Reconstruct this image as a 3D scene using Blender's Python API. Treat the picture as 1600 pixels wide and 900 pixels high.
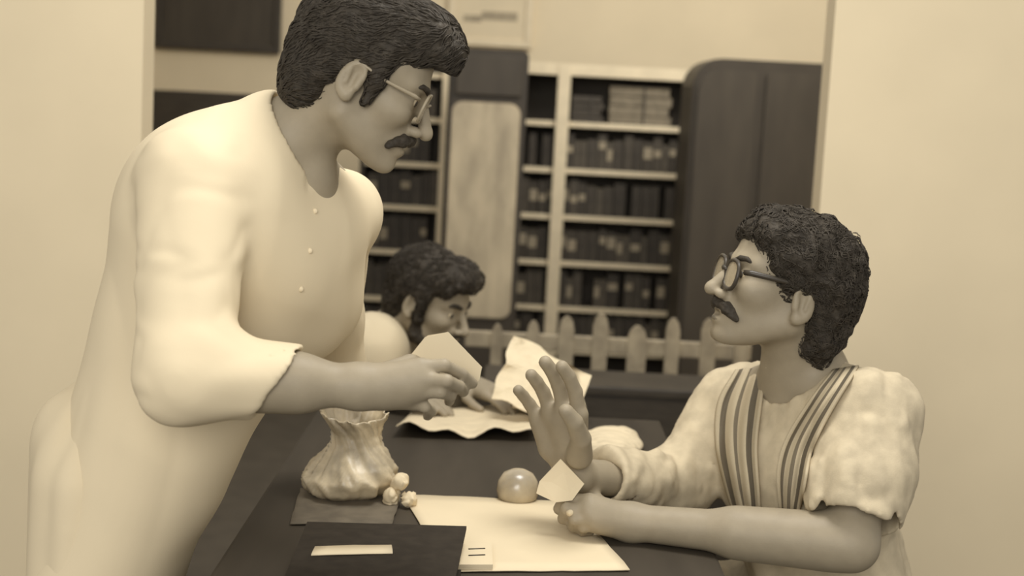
import bpy, bmesh, math, random, time
T0 = time.time()
import numpy as np
from mathutils import Vector, Matrix

for o in list(bpy.data.objects):
    bpy.data.objects.remove(o)
SC = bpy.context.scene
COL = SC.collection
random.seed(7)

# ------------------------------------------------------------------ camera, world, lights, exposure
FPX = 2300.0
PITCH = math.radians(7.4)
ROLL = math.radians(3.0)
CAM = Vector((0.0, 0.0, 1.5))
cam_d = bpy.data.cameras.new('camera')
cam = bpy.data.objects.new('camera', cam_d)
COL.objects.link(cam)
cam_d.sensor_width = 36.0
cam_d.lens = 36.0 * FPX / 1600.0
cam_d.clip_start = 0.05
CF = Vector((0, math.cos(PITCH), -math.sin(PITCH)))
CR0 = Vector((1, 0, 0))
CU0 = CR0.cross(CF)
CR = math.cos(ROLL) * CR0 + math.sin(ROLL) * CU0
CU = -math.sin(ROLL) * CR0 + math.cos(ROLL) * CU0
M = Matrix((CR, CU, -CF)).transposed().to_4x4()
M.translation = CAM
cam.matrix_world = M
cam_d.dof.use_dof = True
cam_d.dof.focus_distance = 2.4
cam_d.dof.aperture_fstop = 3.2
SC.camera = cam

wd = bpy.data.worlds.new('world')
SC.world = wd
wd.use_nodes = True
wd.node_tree.nodes['Background'].inputs[0].default_value = (1.0, 0.985, 0.955, 1)
wd.node_tree.nodes['Background'].inputs[1].default_value = 0.66

def area(name, loc, target, size, energy):
    l = bpy.data.lights.new(name, 'AREA')
    l.shape = 'RECTANGLE'
    l.size, l.size_y = size
    l.energy = energy
    l.color = (1.0, 0.985, 0.955)
    o = bpy.data.objects.new(name, l)
    COL.objects.link(o)
    o.location = loc
    o.rotation_euler = (Vector(target) - Vector(loc)).to_track_quat('-Z', 'Y').to_euler()
    return o
area('ceiling_light', (0.25, 2.45, 3.0), (0.1, 2.6, 1.0), (0.8, 0.8), 41)
area('front_fill_light', (-0.5, -1.6, 2.5), (0.1, 3.2, 1.2), (2.0, 1.6), 96)  # added fill lamp behind the camera, brightens walls and camera-facing sides
area('back_room_light', (1.6, 5.2, 3.3), (0.6, 8.3, 1.5), (2.0, 1.0), 75)  # unseen area lamp aimed at the back wall and bookcases

SC.view_settings.view_transform = 'Standard'
SC.view_settings.look = 'None'
SC.view_settings.gamma = 1.0
SC.view_settings.exposure = 0.0
try:
    SC.view_settings.use_curve_mapping = False
except Exception:
    pass

# ------------------------------------------------------------------ helpers: pixels of the photo to points at a given depth
def W(px, py, D):
    d = CF * FPX + CR * (px - 800.0) + CU * (450.0 - py)
    return CAM + d * (D / d.y)
def A(px, py, D):
    return np.array(W(px, py, D))
def Zp(px, py, z):
    d = CF * FPX + CR * (px - 800.0) + CU * (450.0 - py)
    return CAM + d * ((z - CAM.z) / d.z)

# ------------------------------------------------------------------ materials
def lin(c):
    c /= 255.0
    return c / 12.92 if c <= 0.04045 else ((c + 0.055) / 1.055) ** 2.4
DARK = (66, 59, 49)
PALE = (232, 214, 178)
def tone(t):
    return tuple(lin(DARK[i] + (PALE[i] - DARK[i]) * t) for i in range(3)) + (1.0,)
MATS = {}
def mat(name, t, rough=0.7, grain=0.12, scale=60.0, t2=None, bump=0.0, bscale=150.0, spec=0.3, stretch=None):
    if name in MATS:
        return MATS[name]
    m = bpy.data.materials.new(name)
    m.use_nodes = True
    nt = m.node_tree
    b = nt.nodes['Principled BSDF']
    b.inputs['Roughness'].default_value = rough
    b.inputs['Specular IOR Level'].default_value = spec
    tc = nt.nodes.new('ShaderNodeTexCoord')
    src = tc.outputs['Object']
    if stretch:
        mp = nt.nodes.new('ShaderNodeMapping')
        mp.inputs['Scale'].default_value = stretch
        nt.links.new(src, mp.inputs['Vector'])
        src = mp.outputs['Vector']
    nz = nt.nodes.new('ShaderNodeTexNoise')
    nz.inputs['Scale'].default_value = scale
    nz.inputs['Detail'].default_value = 5.0
    nt.links.new(src, nz.inputs['Vector'])
    cr = nt.nodes.new('ShaderNodeValToRGB')
    c = tone(t)
    c2 = tone(t2) if t2 is not None else tuple(x * (1 - grain) for x in c[:3]) + (1,)
    cr.color_ramp.elements[0].position = 0.35
    cr.color_ramp.elements[1].position = 0.65
    cr.color_ramp.elements[0].color = c2
    cr.color_ramp.elements[1].color = c
    nt.links.new(nz.outputs['Fac'], cr.inputs['Fac'])
    nt.links.new(cr.outputs['Color'], b.inputs['Base Color'])
    if bump > 0:
        n2 = nt.nodes.new('ShaderNodeTexNoise')
        n2.inputs['Scale'].default_value = bscale
        n2.inputs['Detail'].default_value = 3.0
        nt.links.new(src, n2.inputs['Vector'])
        bp = nt.nodes.new('ShaderNodeBump')
        bp.inputs['Strength'].default_value = bump
        bp.inputs['Distance'].default_value = 0.004
        nt.links.new(n2.outputs['Fac'], bp.inputs['Height'])
        nt.links.new(bp.outputs['Normal'], b.inputs['Normal'])
    MATS[name] = m
    return m

# ------------------------------------------------------------------ object helpers
def link(name, me, parent=None, m=None):
    o = bpy.data.objects.new(name, me)
    COL.objects.link(o)
    if m is not None:
        if isinstance(m, (list, tuple)):
            for q in m:
                me.materials.append(q)
        else:
            me.materials.append(m)
    if parent is not None:
        o.parent = parent
    return o
def tag(o, label, cat, group=None, kind=None):
    o['label'] = label
    o['category'] = cat
    if group:
        o['group'] = group
    if kind:
        o['kind'] = kind
    return o
def empty(name, loc, label, cat, group=None):
    o = bpy.data.objects.new(name, None)
    COL.objects.link(o)
    o.location = loc
    o.empty_display_size = 0.05
    tag(o, label, cat, group)
    return o
def bm_box(bm, c, s, bev=0.0, mi=0, rot=None):
    r = bmesh.ops.create_cube(bm, size=1.0)
    vs = r['verts']
    bmesh.ops.scale(bm, vec=s, verts=vs)
    if bev > 0:
        es = list({e for v in vs for e in v.link_edges})
        rb = bmesh.ops.bevel(bm, geom=es, offset=bev, segments=2, affect='EDGES', profile=0.6)
        vs = list({v for f in rb['faces'] for v in f.verts} | {v for v in vs if v.is_valid})
        # collect the whole island
        seen = set(vs); st = list(vs)
        while st:
            v = st.pop()
            for e in v.link_edges:
                w = e.other_vert(v)
                if w not in seen:
                    seen.add(w); st.append(w)
        vs = list(seen)
    if rot is not None:
        bmesh.ops.rotate(bm, cent=(0, 0, 0), matrix=rot, verts=vs)
    bmesh.ops.translate(bm, vec=c, verts=vs)
    for f in {f for v in vs for f in v.link_faces}:
        f.material_index = mi
    return vs
def to_mesh(bm, name, smooth=False):
    me = bpy.data.meshes.new(name)
    bmesh.ops.recalc_face_normals(bm, faces=bm.faces)
    bm.to_mesh(me)
    bm.free()
    if smooth:
        me.polygons.foreach_set('use_smooth', [True] * len(me.polygons))
    return me
def box_obj(name, c, s, m, parent=None, bev=0.004, rot=None):
    bm = bmesh.new()
    bm_box(bm, c, s, bev, 0, rot)
    return link(name, to_mesh(bm, name), parent, m)
def tube(bm, pts, rads, seg=10, closed=False, mi=0, flat=1.0):
    pts = [Vector(p) for p in pts]
    n = len(pts)
    rings = []
    up = Vector((0, 0, 1))
    prev = None
    for i, p in enumerate(pts):
        if closed:
            t = pts[(i + 1) % n] - pts[i - 1]
        else:
            t = pts[min(i + 1, n - 1)] - pts[max(i - 1, 0)]
        t.normalize()
        if prev is None:
            a = up if abs(t.dot(up)) < 0.9 else Vector((1, 0, 0))
            u = t.cross(a).normalized()
        else:
            u = (prev - t * prev.dot(t)).normalized()
        prev = u
        v = t.cross(u)
        r = rads[i] if hasattr(rads, '__len__') else rads
        rings.append([bm.verts.new(p + (u * math.cos(k * 2 * math.pi / seg) + v * math.sin(k * 2 * math.pi / seg) * flat) * r) for k in range(seg)])
    fs = []
    for i in range(n if closed else n - 1):
        a, b = rings[i], rings[(i + 1) % n]
        for k in range(seg):
            fs.append(bm.faces.new((a[k], a[(k + 1) % seg], b[(k + 1) % seg], b[k])))
    if not closed:
        fs.append(bm.faces.new(rings[0][::-1]))
        fs.append(bm.faces.new(rings[-1]))
    for f in fs:
        f.material_index = mi
        f.smooth = True
def prism(bm, poly, depth_vec, mi=0):
    a = [bm.verts.new(p) for p in poly]
    b = [bm.verts.new(Vector(p) + Vector(depth_vec)) for p in poly]
    n = len(a)
    fs = [bm.faces.new(a), bm.faces.new(b[::-1])]
    for i in range(n):
        fs.append(bm.faces.new((a[i], a[(i + 1) % n], b[(i + 1) % n], b[i])))
    for f in fs:
        f.material_index = mi
    return fs

# ------------------------------------------------------------------ implicit surfaces (numpy)
def _hash(i, j, k):
    n = (i * 374761393 + j * 668265263 + k * 2147483647 + 1013904223) & 0xFFFFFFFF
    n = ((n ^ (n >> 13)) * 1274126177) & 0xFFFFFFFF
    return ((n ^ (n >> 16)) & 0xFFFF).astype(np.float32) / 32767.5 - 1.0
def noise(P):
    I = np.floor(P).astype(np.int64)
    F = P - I
    F = F * F * (3 - 2 * F)
    i, j, k = I[:, 0], I[:, 1], I[:, 2]
    x, y, z = F[:, 0], F[:, 1], F[:, 2]
    def L(a, b, t):
        return a + (b - a) * t
    return L(L(L(_hash(i, j, k), _hash(i + 1, j, k), x), L(_hash(i, j + 1, k), _hash(i + 1, j + 1, k), x), y),
             L(L(_hash(i, j, k + 1), _hash(i + 1, j, k + 1), x), L(_hash(i, j + 1, k + 1), _hash(i + 1, j + 1, k + 1), x), y), z)
def sph(P, c, r):
    return np.linalg.norm(P - np.asarray(c), axis=1) - r
def cone(P, a, b, r1, r2):
    a = np.asarray(a, float); b = np.asarray(b, float)
    ba = b - a
    q = P - a
    t = np.clip(q @ ba / max(ba @ ba, 1e-12), 0, 1)
    return np.linalg.norm(q - t[:, None] * ba, axis=1) - (r1 + (r2 - r1) * t)
def ell(P, c, r, R=None):
    q = P - np.asarray(c)
    if R is not None:
        q = q @ R
    r = np.asarray(r, float)
    k0 = np.linalg.norm(q / r, axis=1)
    k1 = np.linalg.norm(q / (r * r), axis=1)
    return np.where(k1 > 1e-9, k0 * (k0 - 1.0) / np.maximum(k1, 1e-9), -r.min())
def smin(a, b, k):
    h = np.maximum(k - np.abs(a - b), 0) / k
    return np.minimum(a, b) - h * h * k * 0.25
def smax(a, b, k):
    return -smin(-a, -b, k)
def chain(P, pts, rads, d=None, k=0.01):
    for i in range(len(pts) - 1):
        c = cone(P, pts[i], pts[i + 1], rads[i], rads[i + 1])
        d = c if d is None else smin(d, c, k)
    return d
def local(f, c, R, pad=0.03):
    """evaluate f only near a centre; elsewhere a distance bound"""
    c = np.asarray(c)
    def g(P):
        r = np.linalg.norm(P - c, axis=1)
        d = r - R + pad
        m = r < R
        if m.any():
            d[m] = f(P[m])
        return d
    return g
def extract(f, lo, hi, h, levels=4, smooth=2, lip=1.15):
    lo = np.asarray(lo, float); hi = np.asarray(hi, float)
    H = h * 2 ** levels
    n = np.ceil((hi - lo) / H).astype(int)
    C = np.stack(np.meshgrid(*[np.arange(v) for v in n], indexing='ij'), -1).reshape(-1, 3).astype(np.int64)
    for L in range(levels, -1, -1):
        s = h * 2 ** L
        d = f(lo + (C + 0.5) * s)
        C = C[np.abs(d) < s * 0.87 * lip + 0.004]
        if L > 0:
            off = np.array([[i, j, k] for i in (0, 1) for j in (0, 1) for k in (0, 1)])
            C = (C[:, None, :] * 2 + off[None]).reshape(-1, 3)
    B = int((n * 2 ** levels).max()) + 4
    def key(c):
        return (c[..., 0] * B + c[..., 1]) * B + c[..., 2]
    off = np.array([[i, j, k] for i in (0, 1) for j in (0, 1) for k in (0, 1)])
    corners = C[:, None, :] + off[None]
    ck = key(corners)
    uk, inv = np.unique(ck.ravel(), return_inverse=True)
    up = np.stack([uk // (B * B), (uk // B) % B, uk % B], -1)
    dv = f(lo + up * h)
    dc = dv[inv].reshape(ck.shape)
    act = (dc.min(1) < 0) & (dc.max(1) >= 0)
    C = C[act]; dc = dc[act]
    ks = key(C)
    order = np.argsort(ks)
    C = C[order]; dc = dc[order]; ks = ks[order]
    V = np.zeros((len(C), 3)); cnt = np.zeros(len(C))
    for a in range(8):
        for ax, bit in ((0, 4), (1, 2), (2, 1)):
            if a & bit:
                continue
            b = a | bit
            da, db = dc[:, a], dc[:, b]
            m = (da < 0) != (db < 0)
            t = da[m] / (da[m] - db[m])
            p = np.repeat(off[a][None].astype(float), m.sum(), 0)
            p[:, ax] += t
            V[m] += p; cnt[m] += 1
    V = lo + (C + V / cnt[:, None]) * h
    quads = []
    E = np.eye(3, dtype=np.int64)
    for ax, bit in ((0, 4), (1, 2), (2, 1)):
        m = np.nonzero((dc[:, 0] < 0) != (dc[:, bit] < 0))[0]
        u, v = E[(ax + 1) % 3], E[(ax + 2) % 3]
        ids = [m]
        ok = np.ones(len(m), bool)
        for dl in (u, u + v, v):
            kk = key(C[m] - dl)
            j = np.searchsorted(ks, kk)
            j = np.minimum(j, len(ks) - 1)
            ok &= ks[j] == kk
            ids.append(j)
        q = np.stack(ids, -1)[ok]
        flip = dc[m[ok], 0] < 0
        q[~flip] = q[~flip][:, ::-1]
        quads.append(q)
    Q = np.concatenate(quads)
    for _ in range(smooth):
        S = np.zeros_like(V); n_ = np.zeros(len(V))
        for a in range(4):
            for b in ((a + 1) % 4, (a + 3) % 4):
                for c in range(3):
                    S[:, c] += np.bincount(Q[:, a], V[Q[:, b], c], len(V))
                n_ += np.bincount(Q[:, a], minlength=len(V))
        V = V * 0.45 + 0.55 * S / np.maximum(n_, 1)[:, None]
    return V, Q
def np_mesh(name, V, Q):
    me = bpy.data.meshes.new(name)
    me.vertices.add(len(V))
    me.vertices.foreach_set('co', np.ascontiguousarray(V, dtype=np.float32).ravel())
    me.loops.add(Q.size)
    me.loops.foreach_set('vertex_index', np.ascontiguousarray(Q, dtype=np.int32).ravel())
    me.polygons.add(len(Q))
    me.polygons.foreach_set('loop_start', np.arange(0, Q.size, 4, dtype=np.int32))
    me.polygons.foreach_set('use_smooth', np.ones(len(Q), bool))
    me.update(calc_edges=True)
    me.validate()
    return me
def sdf_obj(name, f, lo, hi, h, m, parent, smooth=2, levels=4):
    V, Q = extract(f, lo, hi, h, levels, smooth)
    return link(name, np_mesh(name, V, Q), parent, m)
def trace_many(f, pix, maxd=4.0):
    """first hits of the sight lines through pixels with an implicit surface"""
    D_ = np.array([np.array((CF * FPX + CR * (x - 800.0) + CU * (450.0 - y)).normalized()) for x, y in pix])
    o = np.array(CAM)
    t = np.full(len(D_), 1.4)
    live = np.ones(len(D_), bool)
    for _ in range(90):
        if not live.any():
            break
        v = f(o + D_[live] * t[live, None])
        t[live] += v * 0.8
        idx = np.nonzero(live)[0]
        live[idx[(np.abs(v) < 0.0008) | (t[idx] > maxd)]] = False
    return o + D_ * t[:, None], t < maxd
def trace(f, px, py):
    p, ok = trace_many(f, [(px, py)])
    return p[0], bool(ok[0])

# ------------------------------------------------------------------ the setting
m_wall = mat('wall_plaster', 0.93, 0.9, 0.05, 3.0)
m_floor = mat('floor_stone', 0.10, 0.8, 0.2, 8.0)
m_cream = mat('cream_painted_wood', 0.95, 0.55, 0.10, 20.0)
m_darkwood = mat('dark_wood', 0.02, 0.45, 0.25, 12.0, stretch=(1, 1, 8))
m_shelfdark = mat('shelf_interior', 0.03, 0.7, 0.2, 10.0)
YB = 8.4
def slab(name, c, s, m):
    o = box_obj(name, c, s, m, None, 0.0)
    o['kind'] = 'structure'
    return o
slab('floor', (0, 4.2, -0.05), (7.6, 9.0, 0.1), m_floor)
slab('wall_back', (0, YB + 0.06, 1.7), (7.6, 0.12, 3.4), m_wall)
def wall_L(name, sx, xe, yp):
    """side wall of the back room with the return that faces the desk"""
    bm = bmesh.new()
    bm_box(bm, (sx * 3.74, (yp + YB) / 2, 1.7), (0.12, YB - yp, 3.4))
    bm_box(bm, ((xe + sx * 3.68) / 2, yp, 1.7), (abs(sx * 3.68 - xe), 0.12, 3.4))
    o = link(name, to_mesh(bm, name), None, m_wall)
    o['kind'] = 'structure'
wall_L('wall_left', -1, W(222, 150, 3.9).x, 3.96)
wall_L('wall_right', 1, W(1290, 210, 4.2).x, 4.26)
slab('baseboard_back', (0, YB - 0.01, 0.06), (7.3, 0.02, 0.12), m_darkwood)

# ------------------------------------------------------------------ bookcases
D_BC = 7.2
m_books = [mat('book_cloth_%d' % i, t, 0.6, 0.25, 30.0) for i, t in enumerate((0.02, 0.05, 0.09, 0.14, 0.0))]
m_pages = mat('book_pages', 0.55, 0.9, 0.2, 60.0)
m_label = mat('paper_label', 0.55, 0.9, 0.15, 40.0)
def book_mesh(w, h, d, m):
    bm = bmesh.new()
    t = 0.0035
    bm_box(bm, (-w / 2 + t / 2, 0, h / 2), (t, d, h), 0, 0)
    bm_box(bm, (w / 2 - t / 2, 0, h / 2), (t, d, h), 0, 0)
    bm_box(bm, (0, -d / 2 + t / 2, h / 2), (w, t * 1.6, h), 0.001, 0)
    bm_box(bm, (0, 0.004, h / 2), (w - 2 * t, d - 0.012, h - 0.008), 0, 1)
    me = to_mesh(bm, 'book')
    me.materials.append(m); me.materials.append(m_pages)
    return me
BOOKS = [book_mesh(w, h, 0.15, m_books[i % 5]) for i, (w, h) in enumerate(
    ((0.036, 0.165), (0.05, 0.15), (0.042, 0.175), (0.03, 0.14), (0.056, 0.17), (0.046, 0.16)))]
BW = (0.036, 0.05, 0.042, 0.03, 0.056, 0.046)
BH = (0.165, 0.15, 0.175, 0.14, 0.17, 0.16)
def spine_label_mesh(w, h):
    bm = bmesh.new()
    bm_box(bm, (0, 0, 0), (w, 0.003, h), 0.0)
    me = to_mesh(bm, 'spine_label'); me.materials.append(m_label)
    return me
SPL = [spine_label_mesh(w * 0.82, 0.035 + 0.02 * (i % 2)) for i, w in enumerate(BW)]
def X_at(px, py, D):
    return W(px, py, D).x
def Z_at(px, py, D):
    return W(px, py, D).z

ORD = 'first second third fourth fifth sixth seventh eighth ninth tenth eleventh twelfth thirteenth fourteenth fifteenth sixteenth'.split()
def bookcase(label, x0, x1, ztop, shelves, mullions, ordinal, where, topless_from=0, skip_first=False):
    cx = (x0 + x1) / 2
    root = empty('bookcase', (cx, D_BC, 0), label, 'bookcase')
    dep = 0.26
    yb = D_BC + dep
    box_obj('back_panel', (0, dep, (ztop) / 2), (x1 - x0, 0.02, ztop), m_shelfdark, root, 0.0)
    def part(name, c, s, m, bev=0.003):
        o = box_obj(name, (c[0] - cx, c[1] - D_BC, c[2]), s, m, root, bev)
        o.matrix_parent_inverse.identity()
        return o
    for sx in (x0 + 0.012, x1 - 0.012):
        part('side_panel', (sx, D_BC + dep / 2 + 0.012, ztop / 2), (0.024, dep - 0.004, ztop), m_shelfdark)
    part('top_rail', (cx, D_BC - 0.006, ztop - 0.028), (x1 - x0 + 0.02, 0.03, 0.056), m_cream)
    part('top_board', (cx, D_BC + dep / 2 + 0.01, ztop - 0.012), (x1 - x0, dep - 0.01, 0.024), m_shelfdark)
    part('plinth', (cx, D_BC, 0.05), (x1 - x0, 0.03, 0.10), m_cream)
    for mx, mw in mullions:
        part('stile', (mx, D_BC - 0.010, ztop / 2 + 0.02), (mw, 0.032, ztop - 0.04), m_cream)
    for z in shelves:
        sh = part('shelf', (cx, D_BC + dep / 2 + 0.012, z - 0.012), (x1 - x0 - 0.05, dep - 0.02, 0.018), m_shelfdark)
        e = box_obj('shelf_edge', (0, D_BC + 0.008 - D_BC, z - 0.012), (x1 - x0 - 0.05, 0.012, 0.026), m_cream, sh, 0.003)
        e.matrix_parent_inverse.identity()
    rng = random.Random(ordinal * 31 + 5)
    names = ['top', 'second', 'third', 'fourth', 'fifth', 'sixth', 'seventh']
    segs = sorted([x0 + 0.03] + [m for m, _ in mullions if x0 + 0.1 < m < x1 - 0.1] + [x1 - 0.03])
    k0 = 1 if skip_first else 0
    for si, z in enumerate(shelves):
        if si < k0:
            continue
        grp = '%s shelf volumes, bookcase %s' % (names[min(si, 6)], where)
        bays = ['left bay', 'right bay']
        for bi, (a, b) in enumerate(zip(segs[:-1], segs[1:])):
            x = a + 0.01
            row = []
            while True:
                i = rng.randrange(6)
                if x + BW[i] > b - 0.005:
                    break
                if rng.random() < 0.06:
                    x += 0.03
                    continue
                o = bpy.data.objects.new('book', BOOKS[i])
                COL.objects.link(o)
                o.location = (x + BW[i] / 2, D_BC + 0.10 + rng.uniform(0, 0.02), z - 0.003)
                row.append(o)
                if rng.random() < 0.42:
                    s = bpy.data.objects.new('spine_label', SPL[i])
                    COL.objects.link(s)
                    s.parent = o
                    s.location = (0, -0.0765, BH[i] * rng.uniform(0.45, 0.7))
                x += BW[i] + 0.002
            for k, o in enumerate(row):
                if len(segs) > 2:
                    lab = '%s dark volume from the left, %s shelf, %s, bookcase %s' % (ORD[k], names[min(si, 6)], bays[bi], where)
                else:
                    lab = '%s dark volume from the right, %s shelf, bookcase %s' % (ORD[len(row) - 1 - k], names[min(si, 6)], where)
                tag(o, lab, 'book', grp)
    return root

# right hand bookcase, between the narrow cupboard and the dark cupboard
zt = Z_at(850, 98, D_BC)
sh_r = [Z_at(880, y, D_BC) for y in (190, 263, 336, 408, 479, 545)]
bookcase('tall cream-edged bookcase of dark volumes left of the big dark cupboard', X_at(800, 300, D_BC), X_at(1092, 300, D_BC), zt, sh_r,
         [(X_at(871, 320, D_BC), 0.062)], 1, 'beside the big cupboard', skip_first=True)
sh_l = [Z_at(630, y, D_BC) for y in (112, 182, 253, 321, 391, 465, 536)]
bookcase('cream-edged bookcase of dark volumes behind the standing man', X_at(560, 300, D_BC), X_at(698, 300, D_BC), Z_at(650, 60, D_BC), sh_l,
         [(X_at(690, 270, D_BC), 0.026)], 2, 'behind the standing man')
# pale bundles in the top compartment of the right bookcase
zs = sh_r[0] - 0.003
def bundle(px0, px1, py0, m, name, label, cat):
    xa, xb = X_at(px0, 160, D_BC), X_at(px1, 160, D_BC)
    h = Z_at((px0 + px1) / 2, py0, D_BC) - zs
    root = empty(name, ((xa + xb) / 2, D_BC + 0.12, zs), label, cat)
    n = 4
    for i in range(n):
        o = box_obj('file', (0.004 * (-1) ** i, 0.003 * (i % 3), h / n * (i + 0.5)), (xb - xa - 0.012 * (i % 2), 0.17, h / n * 0.95), m, root, 0.004)
        o.matrix_parent_inverse.identity()
    t = box_obj('string', (0.02, 0, h / 2), (0.008, 0.182, h + 0.004), m_darkwood, root, 0.0)
    t.matrix_parent_inverse.identity()
m_bundle = mat('old_paper_files', 0.42, 0.9, 0.25, 25.0)
bundle(952, 1050, 136, m_bundle, 'file_bundle', 'wide grey bundle of paper files on the top shelf', 'files')
bundle(893, 944, 150, m_books[1], 'file_bundle', 'small dark bundle of files at the left of the top shelf', 'files')

# ------------------------------------------------------------------ cupboards behind
def rounded_front(x0, x1, z0, z1, r, corners=(1, 1, 1, 1), n=7, tl=None):
    """outline in x,z; corners: bl, br, tr, tl"""
    pts = []
    for (cx, cz, a0, on) in ((x0 + r, z0 + r, 180, corners[0]), (x1 - r, z0 + r, 270, corners[1]), (x1 - r, z1 - r, 0, corners[2]), (x0 + (tl or r), z1 - (tl or r), 90, corners[3])):
        r_ = tl if (tl and a0 == 90) else r
        if on:
            for i in range(n):
                a = math.radians(a0 + 90 * i / (n - 1))
                pts.append((cx + r_ * math.cos(a), cz + r_ * math.sin(a)))
        else:
            pts.append((x0 if a0 in (180, 90) else x1, z0 if a0 in (180, 270) else z1))
    return pts
def front_obj(name, outline, y0, dep, m, parent, bev=0.006):
    bm = bmesh.new()
    prism(bm, [(p[0], y0, p[1]) for p in outline], (0, dep, 0))
    bmesh.ops.recalc_face_normals(bm, faces=bm.faces)
    if bev:
        es = [e for e in bm.edges if abs(e.verts[0].co.y - e.verts[1].co.y) < 1e-6]
        bmesh.ops.bevel(bm, geom=es, offset=bev, segments=2, affect='EDGES')
    o = link(name, to_mesh(bm, name), parent, m)
    o.matrix_parent_inverse.identity()
    return o
m_steel = mat('dark_painted_steel', 0.015, 0.5, 0.15, 6.0, spec=0.25)
m_steel2 = mat('dark_painted_steel_door', 0.05, 0.5, 0.2, 5.0, spec=0.25, stretch=(3, 3, 0.6))
m_metal = mat('dull_metal', 0.4, 0.35, 0.1, 30.0)
# big dark cupboard
Dq = 6.3
xa, xb, zc = X_at(1072, 300, Dq), X_at(1289, 210, Dq), Z_at(1200, 95, Dq)
cb = empty('cupboard', ((xa + xb) / 2, Dq, 0), 'big dark steel cupboard with rounded top behind the seated man', 'cupboard')
w = xb - xa
front_obj('body', rounded_front(-w / 2, w / 2, 0.06, zc, 0.035, (0, 0, 1, 1), 7, 0.12), 0.0, 0.45, m_steel, cb, 0.01)
for s in (-1, 1):
    d = front_obj('door', rounded_front(s * w / 4 - w / 4 + 0.02, s * w / 4 + w / 4 - 0.02, 0.12, zc - 0.045, 0.02, (1, 1, 1, 1), 7, 0.10 if s < 0 else None), -0.016, 0.018, m_steel2, cb, 0.005)
    hd = box_obj('handle', (-s * 0.0 + s * 0.035, -0.03, zc * 0.55), (0.014, 0.03, 0.12), m_metal, d, 0.004)
    hd.matrix_parent_inverse.identity()
for sx in (-1, 1):
    for sy in (0.05, 0.4):
        f = box_obj('foot', (sx * (w / 2 - 0.04), sy, 0.03), (0.05, 0.05, 0.06), m_steel, cb, 0.003); f.matrix_parent_inverse.identity()
# narrow cupboard with pale panel
Dn = 6.5
xa, xb, zc = X_at(697, 270, Dn), X_at(821, 200, Dn), Z_at(760, 76, Dn)
nb = empty('cupboard', ((xa + xb) / 2, Dn, 0), 'narrow upright dark cupboard with a pale mottled front panel', 'cupboard')
w = xb - xa
front_obj('body', rounded_front(-w / 2, w / 2, 0.0, zc, 0.03, (0, 0, 1, 1)), 0.0, 0.4, m_steel, nb, 0.008)
m_panel = mat('mottled_pale_panel', 0.76, 0.55, 0.2, 5.0, t2=0.54, stretch=(2.0, 1, 0.7))
ztp, zbt = Z_at(760, 160, Dn), Z_at(760, 497, Dn)
front_obj('front_panel', rounded_front(-w / 2 + 0.012, w / 2 - 0.024, zbt, ztp, 0.05), -0.016, 0.018, m_panel, nb, 0.006)
box_obj('top_panel', (0, -0.008, (ztp + zc) / 2), (w - 0.05, 0.018, zc - ztp - 0.06), m_steel2, nb, 0.006).matrix_parent_inverse.identity()
# low dark cabinet far left
xa, xb, zc = X_at(232, 160, 6.8), X_at(432, 160, 6.8), Z_at(290, 143, 6.8)
lb = empty('cabinet', ((xa + xb) / 2, 6.8, 0), 'dark wooden cabinet behind the standing man\'s shoulder', 'cabinet')
w = xb - xa
front_obj('body', rounded_front(-w / 2, w / 2, 0.0, zc, 0.02, (0, 0, 1, 1)), 0.0, 0.4, m_darkwood, lb, 0.006)
for s in (-1, 1):
    d = front_obj('door', rounded_front(s * w / 4 - w / 4 + 0.02, s * w / 4 + w / 4 - 0.02, 0.1, zc - 0.05, 0.01), -0.014, 0.016, m_darkwood, lb, 0.004)
    k = box_obj('knob', (s * 0.03, -0.025, zc * 0.5), (0.025, 0.025, 0.025), m_metal, d, 0.008); k.matrix_parent_inverse.identity()
# dark board on the wall, top left
Yw = YB
xa, xb, za, zb = X_at(243, 40, Yw), X_at(440, 40, Yw), Z_at(330, 79, Yw), Z_at(330, -90, Yw)
tb = empty('wall_board', ((xa + xb) / 2, Yw - 0.02, za), 'dark board hung high on the back wall', 'board')
w, h = xb - xa, zb - za
box_obj('panel', (0, 0.005, h / 2), (w - 0.03, 0.02, h - 0.03), m_steel2, tb, 0.0).matrix_parent_inverse.identity()
for nm, c, s in (('frame_rail', (0, 0, 0.02), (w, 0.035, 0.04)), ('frame_rail', (0, 0, h - 0.02), (w, 0.035, 0.04)),
                 ('frame_stile', (-w / 2 + 0.02, 0, h / 2), (0.04, 0.035, h - 0.08)), ('frame_stile', (w / 2 - 0.02, 0, h / 2), (0.04, 0.035, h - 0.08))):
    box_obj(nm, c, s, m_darkwood, tb, 0.004).matrix_parent_inverse.identity()
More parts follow.
